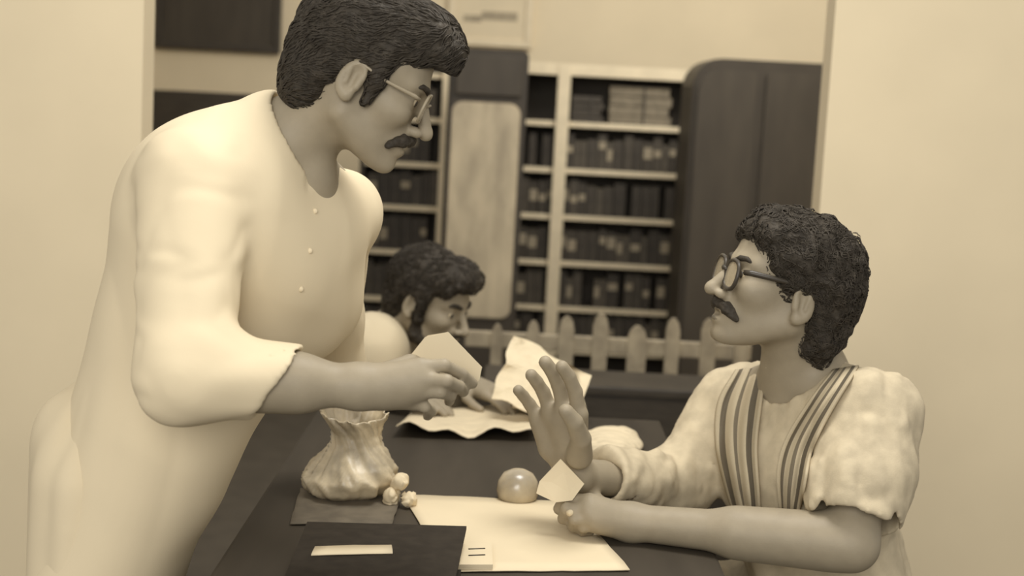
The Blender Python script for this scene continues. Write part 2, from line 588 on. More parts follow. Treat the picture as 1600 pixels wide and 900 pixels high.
# framed notice on the wall over the narrow cupboard
xa, xb, za, zb = X_at(700, 40, Yw), X_at(832, 40, Yw), Z_at(770, 73, Yw), Z_at(770, -70, Yw)
fn = empty('framed_notice', ((xa + xb) / 2, Yw - 0.02, za), 'pale framed notice with smudged dark print above the narrow cupboard', 'picture')
w, h = xb - xa, zb - za
m_notice = mat('pale_notice_paper', 0.90, 0.85, 0.05, 6.0)
m_frame = mat('pale_frame', 0.92, 0.5, 0.06, 20.0)
m_smudge = mat('faded_print', 0.50, 0.9, 0.3, 20.0, t2=0.62)
pn = box_obj('paper', (0, 0.004, h / 2), (w - 0.03, 0.02, h - 0.03), m_notice, fn, 0.0); pn.matrix_parent_inverse.identity()
for nm, c, s in (('frame_rail', (0, 0, 0.02), (w, 0.035, 0.04)), ('frame_rail', (0, 0, h - 0.02), (w, 0.035, 0.04)),
                 ('frame_stile', (-w / 2 + 0.02, 0, h / 2), (0.04, 0.035, h - 0.08)), ('frame_stile', (w / 2 - 0.02, 0, h / 2), (0.04, 0.035, h - 0.08))):
    box_obj(nm, c, s, m_frame, fn, 0.004).matrix_parent_inverse.identity()
rr = random.Random(3)
for zz, xs, ln, hh in ((0.17, 0.05, 0.20, 0.045), (0.15, -0.10, 0.10, 0.035), (0.34, 0.0, 0.28, 0.03), (0.42, 0.0, 0.24, 0.03)):
    o = box_obj('print_smudge', (xs, -0.0075, zz), (ln, 0.003, hh), m_smudge, fn, 0.0)

# ------------------------------------------------------------------ picket railing
Dr = 5.0
m_picket = mat('weathered_white_paint', 0.66, 0.7, 0.2, 18.0, t2=0.48)
zr = Z_at(950, 541, Dr)
xa, xb = X_at(726, 540, Dr), X_at(1175, 545, Dr)
rl = empty('picket_railing', ((xa + xb) / 2, Dr, 0), 'low white picket railing in front of the bookcases', 'railing')
cx = (xa + xb) / 2
box_obj('rail', (0, 0.02, zr), (xb - xa, 0.03, 0.055), m_picket, rl, 0.006).matrix_parent_inverse.identity()
box_obj('rail', (0, 0.02, 0.16), (xb - xa, 0.03, 0.055), m_picket, rl, 0.006).matrix_parent_inverse.identity()
for px, tp, hw in ((776, 505, 9), (832, 500, 10), (884, 493, 12), (937, 489, 12), (995, 508, 15), (1050, 496, 11), (1106, 497, 12), (1158, 500, 11)):
    x = X_at(px, 540, Dr) - cx
    zt_ = Z_at(px, tp, Dr)
    wv = hw / FPX * Dr
    bm = bmesh.new()
    pts = [(x - wv, -0.012, 0.02), (x + wv, -0.012, 0.02), (x + wv, -0.012, zt_ - 0.045), (x + wv * 0.75, -0.012, zt_ - 0.018), (x + wv * 0.25, -0.012, zt_ - 0.002),
           (x - wv * 0.25, -0.012, zt_ - 0.002), (x - wv * 0.75, -0.012, zt_ - 0.018), (x - wv, -0.012, zt_ - 0.045)]
    prism(bm, pts, (0, 0.018, 0))
    o = link('picket', to_mesh(bm, 'picket'), rl, m_picket); o.matrix_parent_inverse.identity()

# low dark chest in front of the railing
Dc = 4.55
xa, xb, zc = X_at(755, 600, Dc), X_at(1200, 600, Dc), Z_at(980, 606, Dc)
ct = empty('chest', ((xa + xb) / 2, Dc, 0), 'low dark wooden chest in front of the picket railing', 'chest')
w = xb - xa
box_obj('body', (0, 0.14, (zc - 0.03) / 2), (w - 0.03, 0.26, zc - 0.03), m_darkwood, ct, 0.004)
box_obj('lid', (0, 0.14, zc - 0.014), (w, 0.29, 0.028), m_darkwood, ct, 0.006)

# ------------------------------------------------------------------ desk
ZD = 0.75
m_desk = mat('dark_desk_top', 0.03, 0.7, 0.25, 10.0, spec=0.12, stretch=(1, 0.2, 1))
dx0, dx1, dy0, dy1 = -0.44, 0.37, 2.12, 3.46
dk = empty('desk', ((dx0 + dx1) / 2, (dy0 + dy1) / 2, 0), 'long dark wooden desk between the two men', 'desk')
lx, ly = dx1 - dx0, dy1 - dy0
def dpart(name, c, s, bev=0.004):
    o = box_obj(name, c, s, m_desk, dk, bev); o.matrix_parent_inverse.identity(); return o
dpart('desk_top', (0, 0, ZD - 0.0175), (lx, ly, 0.035), 0.006)
for sx in (-1, 1):
    for sy in (-1, 1):
        dpart('leg', (sx * (lx / 2 - 0.06), sy * (ly / 2 - 0.06), (ZD - 0.035) / 2), (0.06, 0.06, ZD - 0.035))
for sy in (-1, 1):
    dpart('apron', (0, sy * (ly / 2 - 0.05), ZD - 0.085), (lx - 0.18, 0.022, 0.10))
for sx in (-1, 1):
    dpart('apron', (sx * (lx / 2 - 0.05), 0, ZD - 0.085), (0.022, ly - 0.18, 0.10))

# ------------------------------------------------------------------ people: head model
def frame(yaw_dir, pitch, yaw_to_cam, roll=0.0):
    """columns: forward, left, up"""
    F = np.array([yaw_dir * math.cos(pitch) * math.cos(yaw_to_cam), -math.cos(pitch) * math.sin(yaw_to_cam), math.sin(pitch)])
    Z = np.array([0, 0, 1.0])
    L = np.cross(Z, F); L /= np.linalg.norm(L)
    U = np.cross(F, L)
    c, s = math.cos(roll), math.sin(roll)
    L, U = L * c + U * s, -L * s + U * c
    return np.stack([F, L, U], 1)
def head_sdf(P, O, R, s=1.0, mouth_open=0.0, ear_dz=0.0):
    q = (P - O) @ R / s
    a = q.copy(); a[:, 1] = np.abs(a[:, 1])          # symmetric
    d = ell(a, (-0.018, 0, 0.036), (0.098, 0.075, 0.082))
    d = smin(d, ell(a, (0.036, 0, 0.035), (0.052, 0.060, 0.058)), 0.03)
    d = smin(d, ell(a, (0.036, 0, -0.035), (0.056, 0.056, 0.077)), 0.03)
    d = smin(d, cone(a, (-0.008, 0.050, -0.062), (0.066, 0.016, -0.103), 0.017, 0.017), 0.03)
    d = smin(d, sph(a, (0.0835, 0.006, -0.1075), 0.0150), 0.018)
    d = smin(d, ell(a, (0.060, 0.043, -0.024), (0.028, 0.020, 0.021)), 0.022)
    d = smin(d, cone(a, (0.088, 0.010, 0.020), (0.070, 0.045, 0.021), 0.0085, 0.0085), 0.016)
    d = smax(d, -ell(a, (0.101, 0.033, 0.000), (0.020, 0.019, 0.0125)), 0.012)
    lid = sph(a, (0.0755, 0.032, -0.001), 0.0147)
    lid = smax(lid, -ell(a, (0.0915, 0.034, -0.002), (0.010, 0.0125, 0.0042)), 0.003)
    d = smin(d, lid, 0.006)
    d = smin(d, ell(a, (0.080, 0, -0.068), (0.021, 0.029, 0.024)), 0.02)
    d = smin(d, cone(a, (0.090, 0, 0.012), (0.118, 0, -0.035), 0.0082, 0.0108), 0.010)
    d = smin(d, sph(a, (0.1215, 0, -0.0395), 0.0105), 0.007)
    d = smin(d, ell(a, (0.1040, 0.0140, -0.0430), (0.013, 0.0085, 0.0085)), 0.006)
    d = smax(d, -ell(a, (0.111, 0.0075, -0.0525), (0.006, 0.0035, 0.004)), 0.003)
    mo = mouth_open
    d = smin(d, ell(a, (0.0955, 0, -0.0665), (0.0095, 0.022, 0.0062)), 0.007)
    d = smin(d, ell(a, (0.0925, 0, -0.0815 - mo), (0.0105, 0.019, 0.0072)), 0.008)
    d = smax(d, -ell(a, (0.106, 0, -0.0735 - mo * 0.5), (0.014, 0.021, 0.0022 + mo * 0.6)), 0.004)
    # ear: rim, bowl, lobe
    t = math.radians(14)
    Re = np.array([[math.cos(t), 0, math.sin(t)], [0, 1, 0], [-math.sin(t), 0, math.cos(t)]])
    ec = np.array([-0.014, 0.0775, -0.008 + ear_dz])
    e = ell(a, ec, (0.0200, 0.0085, 0.0325), Re)
    e = smin(e, sph(a, ec + np.array([0.004, -0.001, -0.029]), 0.0085), 0.010)
    e = smax(e, -ell(a, ec + np.array([0.002, 0.0075, 0.002]), (0.0128, 0.0090, 0.0225), Re), 0.003)
    e = smin(e, cone(a, ec + np.array([0.012, 0.001, 0.004]), ec + np.array([0.012, 0.002, -0.010]), 0.0045, 0.005), 0.004)
    e = smin(e, cone(a, ec + np.array([-0.006, 0.003, 0.012]), ec + np.array([-0.005, 0.003, -0.010]), 0.0032, 0.0032), 0.004)
    d = smin(d, e, 0.007)
    return d * s
def hl(O, R, s, p):
    return O + R @ (np.array(p) * s)
def skull_only(q):
    d = ell(q, (-0.018, 0, 0.036), (0.098, 0.075, 0.082))
    return smin(d, ell(q, (0.036, 0, 0.035), (0.052, 0.060, 0.058)), 0.03)

def hair_obj(name, f, O, R, s, lo, hi, h, parent, count, comb, wild, length, seed, off=0.0015, rad=0.0013, zmin=-1.0):
    """hair mass plus locks that follow its surface, one mesh"""
    V, Q = extract(f, lo, hi, h, 4, 1)
    rng = np.random.default_rng(seed)
    idx = rng.choice(len(V), count, replace=False)
    p = V[idx].copy()
    comb = np.asarray(comb, float)
    K = count; steps = 8
    path = []
    phase = rng.uniform(0, 6.28, K)
    ln = length * rng.uniform(0.6, 1.3, K)
    e = 0.0015
    for st in range(steps):
        g = np.stack([f(p + np.eye(3)[c] * e) - f(p - np.eye(3)[c] * e) for c in range(3)], -1)
        g /= np.maximum(np.linalg.norm(g, axis=1), 1e-9)[:, None]
        p = p - g * (f(p) - off - 0.0022 * st / steps)[:, None]
        path.append(p.copy())
        q = (p - O) @ R / s
        loc = np.repeat(comb[None], K, 0)
        loc = loc + wild * np.stack([noise(q * 30 + 3), noise(q * 30 + 17), noise(q * 30 + 41)], -1) * 2.0
        t = loc @ R.T
        t = t - g * (t * g).sum(1)[:, None]
        t /= np.maximum(np.linalg.norm(t, axis=1), 1e-6)[:, None]
        b = np.cross(g, t)
        ang = np.sin(phase + st * 1.1) * wild
        t = t * np.cos(ang)[:, None] + b * np.sin(ang)[:, None]
        p = p + t * (ln / steps)[:, None]
    path = np.array(path)                                # steps, K, 3
    S = 4
    VV, QQ = [V], [Q]
    base = len(V)
    tang = np.gradient(path, axis=0)
    tang /= np.maximum(np.linalg.norm(tang, axis=2), 1e-9)[..., None]
    u = np.cross(tang, np.array([0.3, 0.5, 0.81])); u /= np.maximum(np.linalg.norm(u, axis=2), 1e-9)[..., None]
    v = np.cross(tang, u)
    for st in range(steps):
        r = rad * (1.0 - 0.85 * (st / (steps - 1)) ** 2) * (0.5 if st == 0 else 1.0)
        for k in range(S):
            a = 2 * math.pi * k / S
            VV.append(path[st] + (u[st] * math.cos(a) + v[st] * math.sin(a)) * r)
    ids = np.arange(K)
    def vid(st, k):
        return base + (st * S + k % S) * K + ids
    for st in range(steps - 1):
        for k in range(S):
            QQ.append(np.stack([vid(st, k), vid(st, k + 1), vid(st + 1, k + 1), vid(st + 1, k)], -1))
    o = link(name, np_mesh(name, np.concatenate(VV), np.concatenate(QQ)), parent, m_hair)
    return child(o, parent)

m_skin = mat('skin', 0.51, 0.55, 0.08, 40.0, bump=0.05, bscale=300.0)
m_hair = mat('black_hair', 0.0, 0.65, 0.35, 90.0, bump=0.8, bscale=120.0, spec=0.2)
m_white_cloth = mat('white_cotton', 0.90, 0.9, 0.04, 6.0, bump=0.05, bscale=600)
m_sclera = mat('eye_white', 0.85, 0.3, 0.05, 30.0)
m_iris = mat('eye_iris', 0.0, 0.3, 0.1, 30.0)
m_lips = mat('lips', 0.36, 0.5, 0.15, 50.0)
m_blackframe = mat('black_spectacle_frame', 0.0, 0.35, 0.1, 30.0)
m_wire = mat('wire_spectacle_frame', 0.55, 0.3, 0.1, 30.0)
def glass_mat():
    m = bpy.data.materials.new('spectacle_glass')
    m.use_nodes = True
    b = m.node_tree.nodes['Principled BSDF']
    b.inputs['Base Color'].default_value = tone(0.9)
    b.inputs['Roughness'].default_value = 0.05
    b.inputs['Alpha'].default_value = 0.36
    b.inputs['Specular IOR Level'].default_value = 0.8
    nz = m.node_tree.nodes.new('ShaderNodeTexNoise')
    nz.inputs['Scale'].default_value = 4.0
    mr = m.node_tree.nodes.new('ShaderNodeMapRange')
    mr.inputs[3].default_value = 0.03; mr.inputs[4].default_value = 0.08
    m.node_tree.links.new(nz.outputs['Fac'], mr.inputs[0])
    m.node_tree.links.new(mr.outputs[0], b.inputs['Roughness'])
    return m
m_glass = glass_mat()

def uv_sphere(name, c, r, m, parent, seg=16, scale=(1, 1, 1), R=None):
    bm = bmesh.new()
    bmesh.ops.create_uvsphere(bm, u_segments=seg, v_segments=seg // 2 + 2, radius=1.0)
    for v in bm.verts:
        p = np.array(v.co) * np.array(scale) * r
        if R is not None:
            p = R @ p
        v.co = Vector(p + np.array(c))
    return link(name, to_mesh(bm, name, True), parent, m)
def child(o, parent_empty):
    """world-space mesh under an Empty (or under a part of it)"""
    o.matrix_parent_inverse = Matrix.Translation(-Vector(parent_empty.location))
    return o
def face_parts(root, body, O, R, s, brow=0.004):
    for sy in (-1, 1):
        e = uv_sphere('eye', hl(O, R, s, (0.0765, 0.032 * sy, -0.001)), 0.0128 * s, m_sclera, body)
        e.matrix_parent_inverse.identity()
        i = uv_sphere('iris', hl(O, R, s, (0.0872, 0.033 * sy, -0.002)), 0.0062 * s, m_iris, body, 12, (0.5, 1, 1), R)
        i.matrix_parent_inverse.identity()
        bm = bmesh.new()
        pts = [hl(O, R, s, p) for p in ((0.0965, 0.012 * sy, 0.0185), (0.0945, 0.024 * sy, 0.0235), (0.087, 0.038 * sy, 0.0255), (0.075, 0.050 * sy, 0.020))]
        tube(bm, pts, [brow * s, brow * 1.25 * s, brow * 1.1 * s, brow * 0.5 * s], 8)
        b = link('eyebrow', to_mesh(bm, 'eyebrow', True), body, m_hair)
        b.matrix_parent_inverse.identity()
def lips_sdf(P, O, R, s, mo):
    q = (P - O) @ R / s
    a = q.copy(); a[:, 1] = np.abs(a[:, 1])
    d = ell(a, (0.0962, 0, -0.0670), (0.0098, 0.0215, 0.0056))
    d = np.minimum(d, ell(a, (0.0932, 0, -0.0815 - mo), (0.0108, 0.0190, 0.0062)))
    d = smax(d, -ell(a, (0.108, 0, -0.0738 - mo * 0.5), (0.016, 0.024, 0.0020 + mo * 0.6)), 0.002)
    return d * s
def lips(body, O, R, s, mo):
    c = hl(O, R, s, (0.095, 0, -0.075))
    V, Q = extract(lambda P: lips_sdf(P, O, R, s, mo), c - 0.04, c + 0.04, 0.0016, 2, 1)
    return link('lips', np_mesh('lips', V, Q), body, m_lips)
def ringpts(cx, cy, cz, ry, rz, n=20, power=2.6, tilt=0.0):
    pts = []
    for i in range(n):
        a = 2 * math.pi * i / n
        c_, s_ = math.cos(a), math.sin(a)
        y = math.copysign(abs(c_) ** (2 / power), c_) * ry
        z = math.copysign(abs(s_) ** (2 / power), s_) * rz
        pts.append((cx - tilt * abs(y) * 0 - 0.10 * (cy + y) ** 2 / 0.05 * 0.3, cy + y, cz + z))
    return pts
def glasses(root, O, R, s, m, rim=0.0022, ry=0.0255, rz=0.021, x=0.103, z=-0.004, earz=0.018):
    g = bmesh.new()
    for sy in (-1, 1):
        tube(g, [hl(O, R, s, p) for p in ringpts(x, 0.034 * sy, z, ry, rz)], rim * s, 6, True)
        hx = x - 0.006
        tube(g, [hl(O, R, s, p) for p in ((hx - 0.006, sy * (0.034 + ry), z + 0.010), (hx - 0.014, sy * 0.0715, z + 0.012), (0.03, sy * 0.0765, z + 0.014), (-0.01, sy * 0.080, earz), (-0.030, sy * 0.0805, earz - 0.018))],
             [rim * 1.3 * s, rim * 1.4 * s, rim * 1.15 * s, rim * s, rim * s], 6)
    tube(g, [hl(O, R, s, p) for p in ((x + 0.001, -0.0095, z + 0.005), (x + 0.005, 0, z + 0.008), (x + 0.001, 0.0095, z + 0.005))], rim * s, 6)
    fr = link('glasses', to_mesh(g, 'glasses', True), root, m)
    child(fr, root)
    for sy in (-1, 1):
        bm = bmesh.new()
        pts = [Vector(hl(O, R, s, p)) for p in ringpts(x, 0.034 * sy, z, ry - 0.001, rz - 0.001)]
        prism(bm, pts, Vector(R[:, 0]) * 0.0015)
        l = link('lens', to_mesh(bm, 'lens'), fr, m_glass)
        l.matrix_parent_inverse.identity()
    return fr
def hand_generic(wrist, fdir, palm_n, side, curl=0.5, s=1.0):
    """chains of a relaxed hand: fdir = fingers, palm_n = out of the palm, side = towards the thumb"""
    wrist = np.asarray(wrist); f = np.asarray(fdir) / np.linalg.norm(fdir)
    n = np.asarray(palm_n); n = n - f * (n @ f); n /= np.linalg.norm(n)
    t = np.cross(f, n); t = t if t @ np.asarray(side) > 0 else -t
    ch = []
    for off, ln, ml in ((0.028, 0.072, 0.088), (0.009, 0.080, 0.092), (-0.010, 0.075, 0.088), (-0.028, 0.060, 0.080)):
        p = wrist + f * ml * s + t * off * s
        pts = [p]; ang = 0.15
        for k, fr in enumerate((0.45, 0.30, 0.25)):
            ang += curl * (0.55 if k else 0.4)
            p = p + (f * math.cos(ang) + n * math.sin(ang)) * ln * fr * s
            pts.append(p)
        ch.append((pts, [0.0105 * s, 0.0095 * s, 0.0085 * s, 0.007 * s]))
    b = wrist + f * 0.025 * s + t * 0.025 * s
    p1 = b + (f * 0.6 + t * 0.6 + n * 0.4) * 0.04 * s
    p2 = p1 + (f * 0.9 + t * 0.15 + n * 0.3) * 0.032 * s
    p3 = p2 + (f * 0.95 + n * 0.2) * 0.024 * s
    ch.append(([b, p1, p2, p3], [0.016 * s, 0.012 * s, 0.010 * s, 0.008 * s]))
    return wrist, ch
def hand_sdf(P, wrist, chains, wr=0.026, extra=(), kp=0.022):
    d = None
    palm = None
    for pts, r in chains[:4]:
        c = cone(P, wrist, pts[0], wr * 0.80, r[0] * 1.28)
        palm = c if palm is None else smin(palm, c, kp)
    for a, b, r1, r2 in extra:
        palm = smin(palm, cone(P, a, b, r1, r2), 0.02)
    fin = None
    for pts, r in chains:
        d1 = chain(P, pts, [r[0], r[1], r[2], r[3] + 0.0012], None, 0.003)
        palm = smin(palm, d1, 0.006)
    return palm

# ------------------------------------------------------------------ standing man (left)
def cloth_folds(P, amp, f1, seed, stretch=(1, 1, 0.35)):
    q = P * np.asarray(stretch) * f1 + seed
    w = np.stack([noise(q + 11.3), noise(q + 27.1), noise(q + 5.7)], -1)
    n = noise(q + w * 0.9)
    return amp * (1.0 - 2.0 * np.abs(n)) 
def bounds(pts, pad):
    p = np.array(pts)
    return p.min(0) - pad, p.max(0) + pad

O1 = A(572, 121, 2.30); S1 = 1.0
R1 = frame(1, math.radians(-23), math.radians(-2))
man = empty('person', (-0.65, 2.32, 0.0), 'man standing and leaning in, white shirt, wire glasses, holding a white folded paper', 'person')

sh1 = A(335, 285, 2.20); el1 = A(290, 588, 2.06); wr1 = A(562, 604, 2.10)
sh1L = A(540, 335, 2.50); el1L = A(520, 500, 2.66); wr1L = A(555, 690, 2.80)
nb1 = A(432, 245, 2.34)
pel1 = np.array([-0.65, 2.36, 0.93])
h1 = [([A(656, 573, 2.105), A(694, 571, 2.105), A(722, 585, 2.135), A(738, 599, 2.16)], [0.0105, 0.0098, 0.0088, 0.0075]),
      ([A(662, 593, 2.095), A(698, 595, 2.085), A(718, 604, 2.115), A(724, 612, 2.15)], [0.0105, 0.0098, 0.0088, 0.0075]),
      ([A(657, 612, 2.10), A(688, 613, 2.09), A(704, 619, 2.12), A(702, 627, 2.15)], [0.010, 0.0092, 0.0082, 0.007]),
      ([A(645, 629, 2.115), A(664, 636, 2.105), A(674, 643, 2.13), A(668, 650, 2.155)], [0.009, 0.0085, 0.0075, 0.0065]),
      ([A(600, 583, 2.14), A(640, 566, 2.185), A(676, 566, 2.212), A(702, 577, 2.216)], [0.016, 0.0125, 0.0105, 0.009])]
w1L, h1L = hand_generic(wr1L, A(600, 735, 2.86) - wr1L, (0, 0, -1), (1, -1, 0), 0.35)
chest1 = A(455, 352, 2.40)
axc = A(600, 120, 2.33)
def shirt1_base(P):
    d = cone(P, chest1, A(345, 330, 2.30), 0.122, 0.150)
    d = smin(d, cone(P, A(330, 300, 2.32), A(430, 222, 2.34), 0.115, 0.083), 0.06)
    d = smin(d, cone(P, A(395, 420, 2.36), A(242, 700, 2.35), 0.150, 0.112), 0.07)
    d = smin(d, cone(P, A(242, 700, 2.35), np.array([-0.66, 2.36, 0.62]), 0.112, 0.12), 0.06)
    d = smin(d, cone(P, A(242, 700, 2.27), np.array([-0.67, 2.26, 0.62]), 0.09, 0.10), 0.06)
    d = smin(d, cone(P, sh1L + np.array([-0.015, 0, 0.01]), el1L, 0.066, 0.052), 0.05)
    d = smin(d, cone(P, chest1, sh1L, 0.12, 0.06), 0.04)
    d = smin(d, cone(P, el1L, el1L + (wr1L - el1L) * 0.55, 0.052, 0.044), 0.03)
    d = smin(d, sph(P, A(470, 470, 2.42), 0.10), 0.05)
    d = smin(d, cone(P, A(320, 380, 2.34), A(222, 720, 2.34), 0.145, 0.125), 0.06)
    return d
vt1, _ = trace(shirt1_base, 483, 290)
vb1 = A(545, 205, vt1[1] + 0.03)
def man_skin():
    hd = local(lambda P: head_sdf(P, O1, R1, S1), O1, 0.20)
    hnd = local(lambda P: hand_sdf(P, wr1, h1, 0.030, [(A(600, 605, 2.11), A(640, 600, 2.105), 0.026, 0.02)]), A(650, 600, 2.12), 0.15)
    hndL = local(lambda P: hand_sdf(P, w1L, h1L), w1L, 0.24)
    legs = []
    for (hx, hy, fx, fy) in ((-0.65, 2.30, -0.67, 2.22), (-0.65, 2.43, -0.65, 2.50)):
        legs.append((np.array([hx, hy, 0.92]), np.array([fx + 0.03, fy, 0.50]), np.array([fx, fy, 0.08]), np.array([fx + 0.03, fy, 0.035]), np.array([fx + 0.17, fy, 0.022])))
    def f(P):
        d = hd(P)
        d = smin(d, cone(P, nb1, hl(O1, R1, S1, (-0.02, 0, -0.02)), 0.066, 0.054), 0.03)
        d = smin(d, cone(P, nb1, A(440, 330, 2.36), 0.08, 0.10), 0.04)
        d = smin(d, cone(P, nb1, vt1 + np.array([0.0, 0.045, 0.01]), 0.05, 0.030), 0.03)
        d = smin(d, cone(P, A(440, 330, 2.36), pel1, 0.09, 0.07), 0.04)
        for s_ in (sh1, sh1L):
            d = smin(d, cone(P, nb1, s_, 0.06, 0.055), 0.03)
        d = smin(d, chain(P, [sh1, el1, wr1], [0.050, 0.043, 0.031], None, 0.02), 0.02)
        d = smin(d, cone(P, el1 + (wr1 - el1) * 0.10, el1 + (wr1 - el1) * 0.62, 0.040, 0.041), 0.03)
        d = smin(d, hnd(P), 0.014)
        d = smin(d, chain(P, [sh1L, el1L, wr1L], [0.045, 0.040, 0.028], None, 0.02), 0.02)
        d = smin(d, hndL(P), 0.012)
        for (a, b, c, e, g) in legs:
            d = smin(d, chain(P, [a, b, c, e, g], [0.06, 0.05, 0.038, 0.034, 0.02], None, 0.02), 0.02)
        return d
    return f
skin1 = man_skin()
body1 = child(sdf_obj('body', skin1, (-0.85, 1.95, -0.01), (0.2, 3.05, 1.75), 0.0031, m_skin, man), man)
face_parts(man, body1, O1, R1, S1)
lips(body1, O1, R1, S1, 0.0)
fr1 = glasses(man, O1, R1, S1, m_wire, 0.0023, 0.026, 0.0225)

def hair1(P):
    q = (P - O1) @ R1 / S1
    a = q.copy(); a[:, 1] = np.abs(a[:, 1])
    d = ell(a, (-0.022, 0, 0.050), (0.112, 0.088, 0.090))
    d = smin(d, ell(a, (0.045, 0, 0.095), (0.072, 0.070, 0.050)), 0.03)
    d = smin(d, ell(a, (0.092, 0, 0.082), (0.034, 0.055, 0.030)), 0.02)
    d = smin(d, ell(a, (-0.078, 0, -0.020), (0.050, 0.068, 0.075)), 0.03)
    cut = ell(a, (0.105, 0, -0.035), (0.080, 0.14, 0.102))
    cut = np.minimum(cut, ell(a, (0.070, 0.085, 0.010), (0.044, 0.05, 0.045)))
    d = smax(d, -cut, 0.012)
    ear = ell(a, (-0.012, 0.09, -0.018), (0.026, 0.040, 0.034))
    d = smax(d, -ear, 0.010)
    d = smax(d, -smax(a[:, 2] + 0.02, -0.028 - a[:, 0], 0.01), 0.01)
    d = smin(d, cone(a, (0.020, 0.0735, 0.035), (0.020, 0.0715, -0.030), 0.016, 0.006), 0.012)
    n = noise(q * np.array([35, 35, 50])) * 0.004 + noise(q * 110) * 0.0015
    return (d + n) * S1
hair_obj('hair', hair1, O1, R1, S1, O1 - 0.21, O1 + 0.21, 0.003, man, 3000, (-0.8, 0.0, -0.5), 0.35, 0.045, 1)

def tache(P, O, R, s, w=0.036, r=0.007, zc=-0.056, x0=0.103, drop=0.010, amp=0.002):
    q = (P - O) @ R / s
    a = q.copy(); a[:, 1] = np.abs(a[:, 1])
    d = cone(a, (x0, 0.002, zc), (x0 - 0.012, w * 0.6, zc - drop * 0.5), r, r * 0.95)
    d = smin(d, cone(a, (x0 - 0.012, w * 0.6, zc - drop * 0.5), (x0 - 0.026, w, zc - drop * 1.6), r * 0.95, r * 0.5), 0.006)
    return (d + noise(q * 160) * amp) * s
c_ = hl(O1, R1, S1, (0.09, 0, -0.06))
child(sdf_obj('moustache', lambda P: tache(P, O1, R1, S1, 0.042, 0.0105, -0.058, 0.1025, 0.012), c_ - 0.07, c_ + 0.07, 0.0018, m_hair, man, 1, 3), man)

def shirt1(P):
    d = shirt1_base(P)
    # near sleeve, ends in an open cuff before the wrist
    e2 = el1 + (wr1 - el1) * 0.64
    sl = chain(P, [A(305, 285, 2.21), el1 + np.array([0, 0, 0.004]), e2], [0.092, 0.066, 0.060], None, 0.05)
    ax = A(475, 600, 2.10) - A(400, 590, 2.10); ax /= np.linalg.norm(ax)
    cutp = (P - A(440, 598, 2.1)) @ (ax / 1.0) + ((P - A(440, 598, 2.1))[:, 2]) * -0.55
    sl = smax(sl, cutp * 0.85, 0.006)
    sl = smax(sl, -cone(P, el1 + (wr1 - el1) * 0.48, wr1, 0.044, 0.042), 0.006)
    sl = sl + cloth_folds(P, 0.0035, 14.0, 21.0, (0.6, 1, 1.2))
    d = smin(d, sl, 0.022)
    # neck opening, with the pointed front of the unbuttoned collar
    d = smax(d, -cone(P, A(480, 208, 2.33), axc, 0.078, 0.14), 0.008)
    d = smax(d, -cone(P, vb1, vt1, 0.060, 0.004), 0.006)
    fold = cloth_folds(P, 0.004, 7.0, 3.0, (1, 1, 0.5))
    return d + fold * 0.8
sht = child(sdf_obj('shirt', shirt1, (-0.9, 1.9, 0.5), (0.1, 2.95, 1.68), 0.0055, m_white_cloth, man), man)
def mundu1(P):
    d = cone(P, np.array([-0.655, 2.36, 0.90]), np.array([-0.655, 2.36, 0.12]), 0.118, 0.13)
    d = smin(d, cone(P, np.array([-0.645, 2.27, 0.85]), np.array([-0.66, 2.23, 0.12]), 0.085, 0.10), 0.05)
    d = smin(d, cone(P, np.array([-0.65, 2.46, 0.85]), np.array([-0.66, 2.49, 0.12]), 0.085, 0.10), 0.05)
    d = smax(d, 0.10 - P[:, 2], 0.005)
    return d + cloth_folds(P, 0.008, 9.0, 1.0, (1, 1, 0.15))
child(sdf_obj('mundu', mundu1, (-0.95, 1.95, 0.05), (-0.3, 2.8, 1.1), 0.009, m_white_cloth, man), man)
# shirt buttons traced on the placket
for (px, py) in ((492, 330), (484, 392), (470, 452)):
    p, ok = trace(shirt1, px, py)
    if ok:
        b = uv_sphere('button', p, 0.0045, m_cream, sht, 10, (1, 0.5, 1)); b.matrix_parent_inverse.identity()

# folded white paper in his hand
m_paper = mat('white_paper', 0.90, 0.85, 0.05, 8.0)
fp = empty('folded_paper', A(700, 565, 2.195), 'white folded paper held in the standing man\'s fingers', 'paper')
def paper_poly(name, pts, parent, m=m_paper, th=0.002, sub=0):
    bm = bmesh.new()
    P_ = [Vector(p) for p in pts]
    n = (P_[1] - P_[0]).cross(P_[2] - P_[0]).normalized()
    prism(bm, P_, n * th)
    o = link(name, to_mesh(bm, name), parent, m)
    return o
for nm, dd, pts in (('front_leaf', 0.0, ((636, 562), (664, 527), (700, 519), (753, 574), (749, 594), (733, 606), (690, 600), (650, 590))),
                    ('back_leaf', 0.010, ((640, 560), (668, 524), (700, 519), (753, 574), (745, 597), (700, 603), (655, 592)))):
    o = paper_poly(nm, [A(x, y, 2.188 + dd * (1 if (x, y) not in ((700, 519), (753, 574)) else 0.3)) for x, y in pts], fp)
    o.matrix_parent_inverse = Matrix.Translation(-Vector(fp.location))

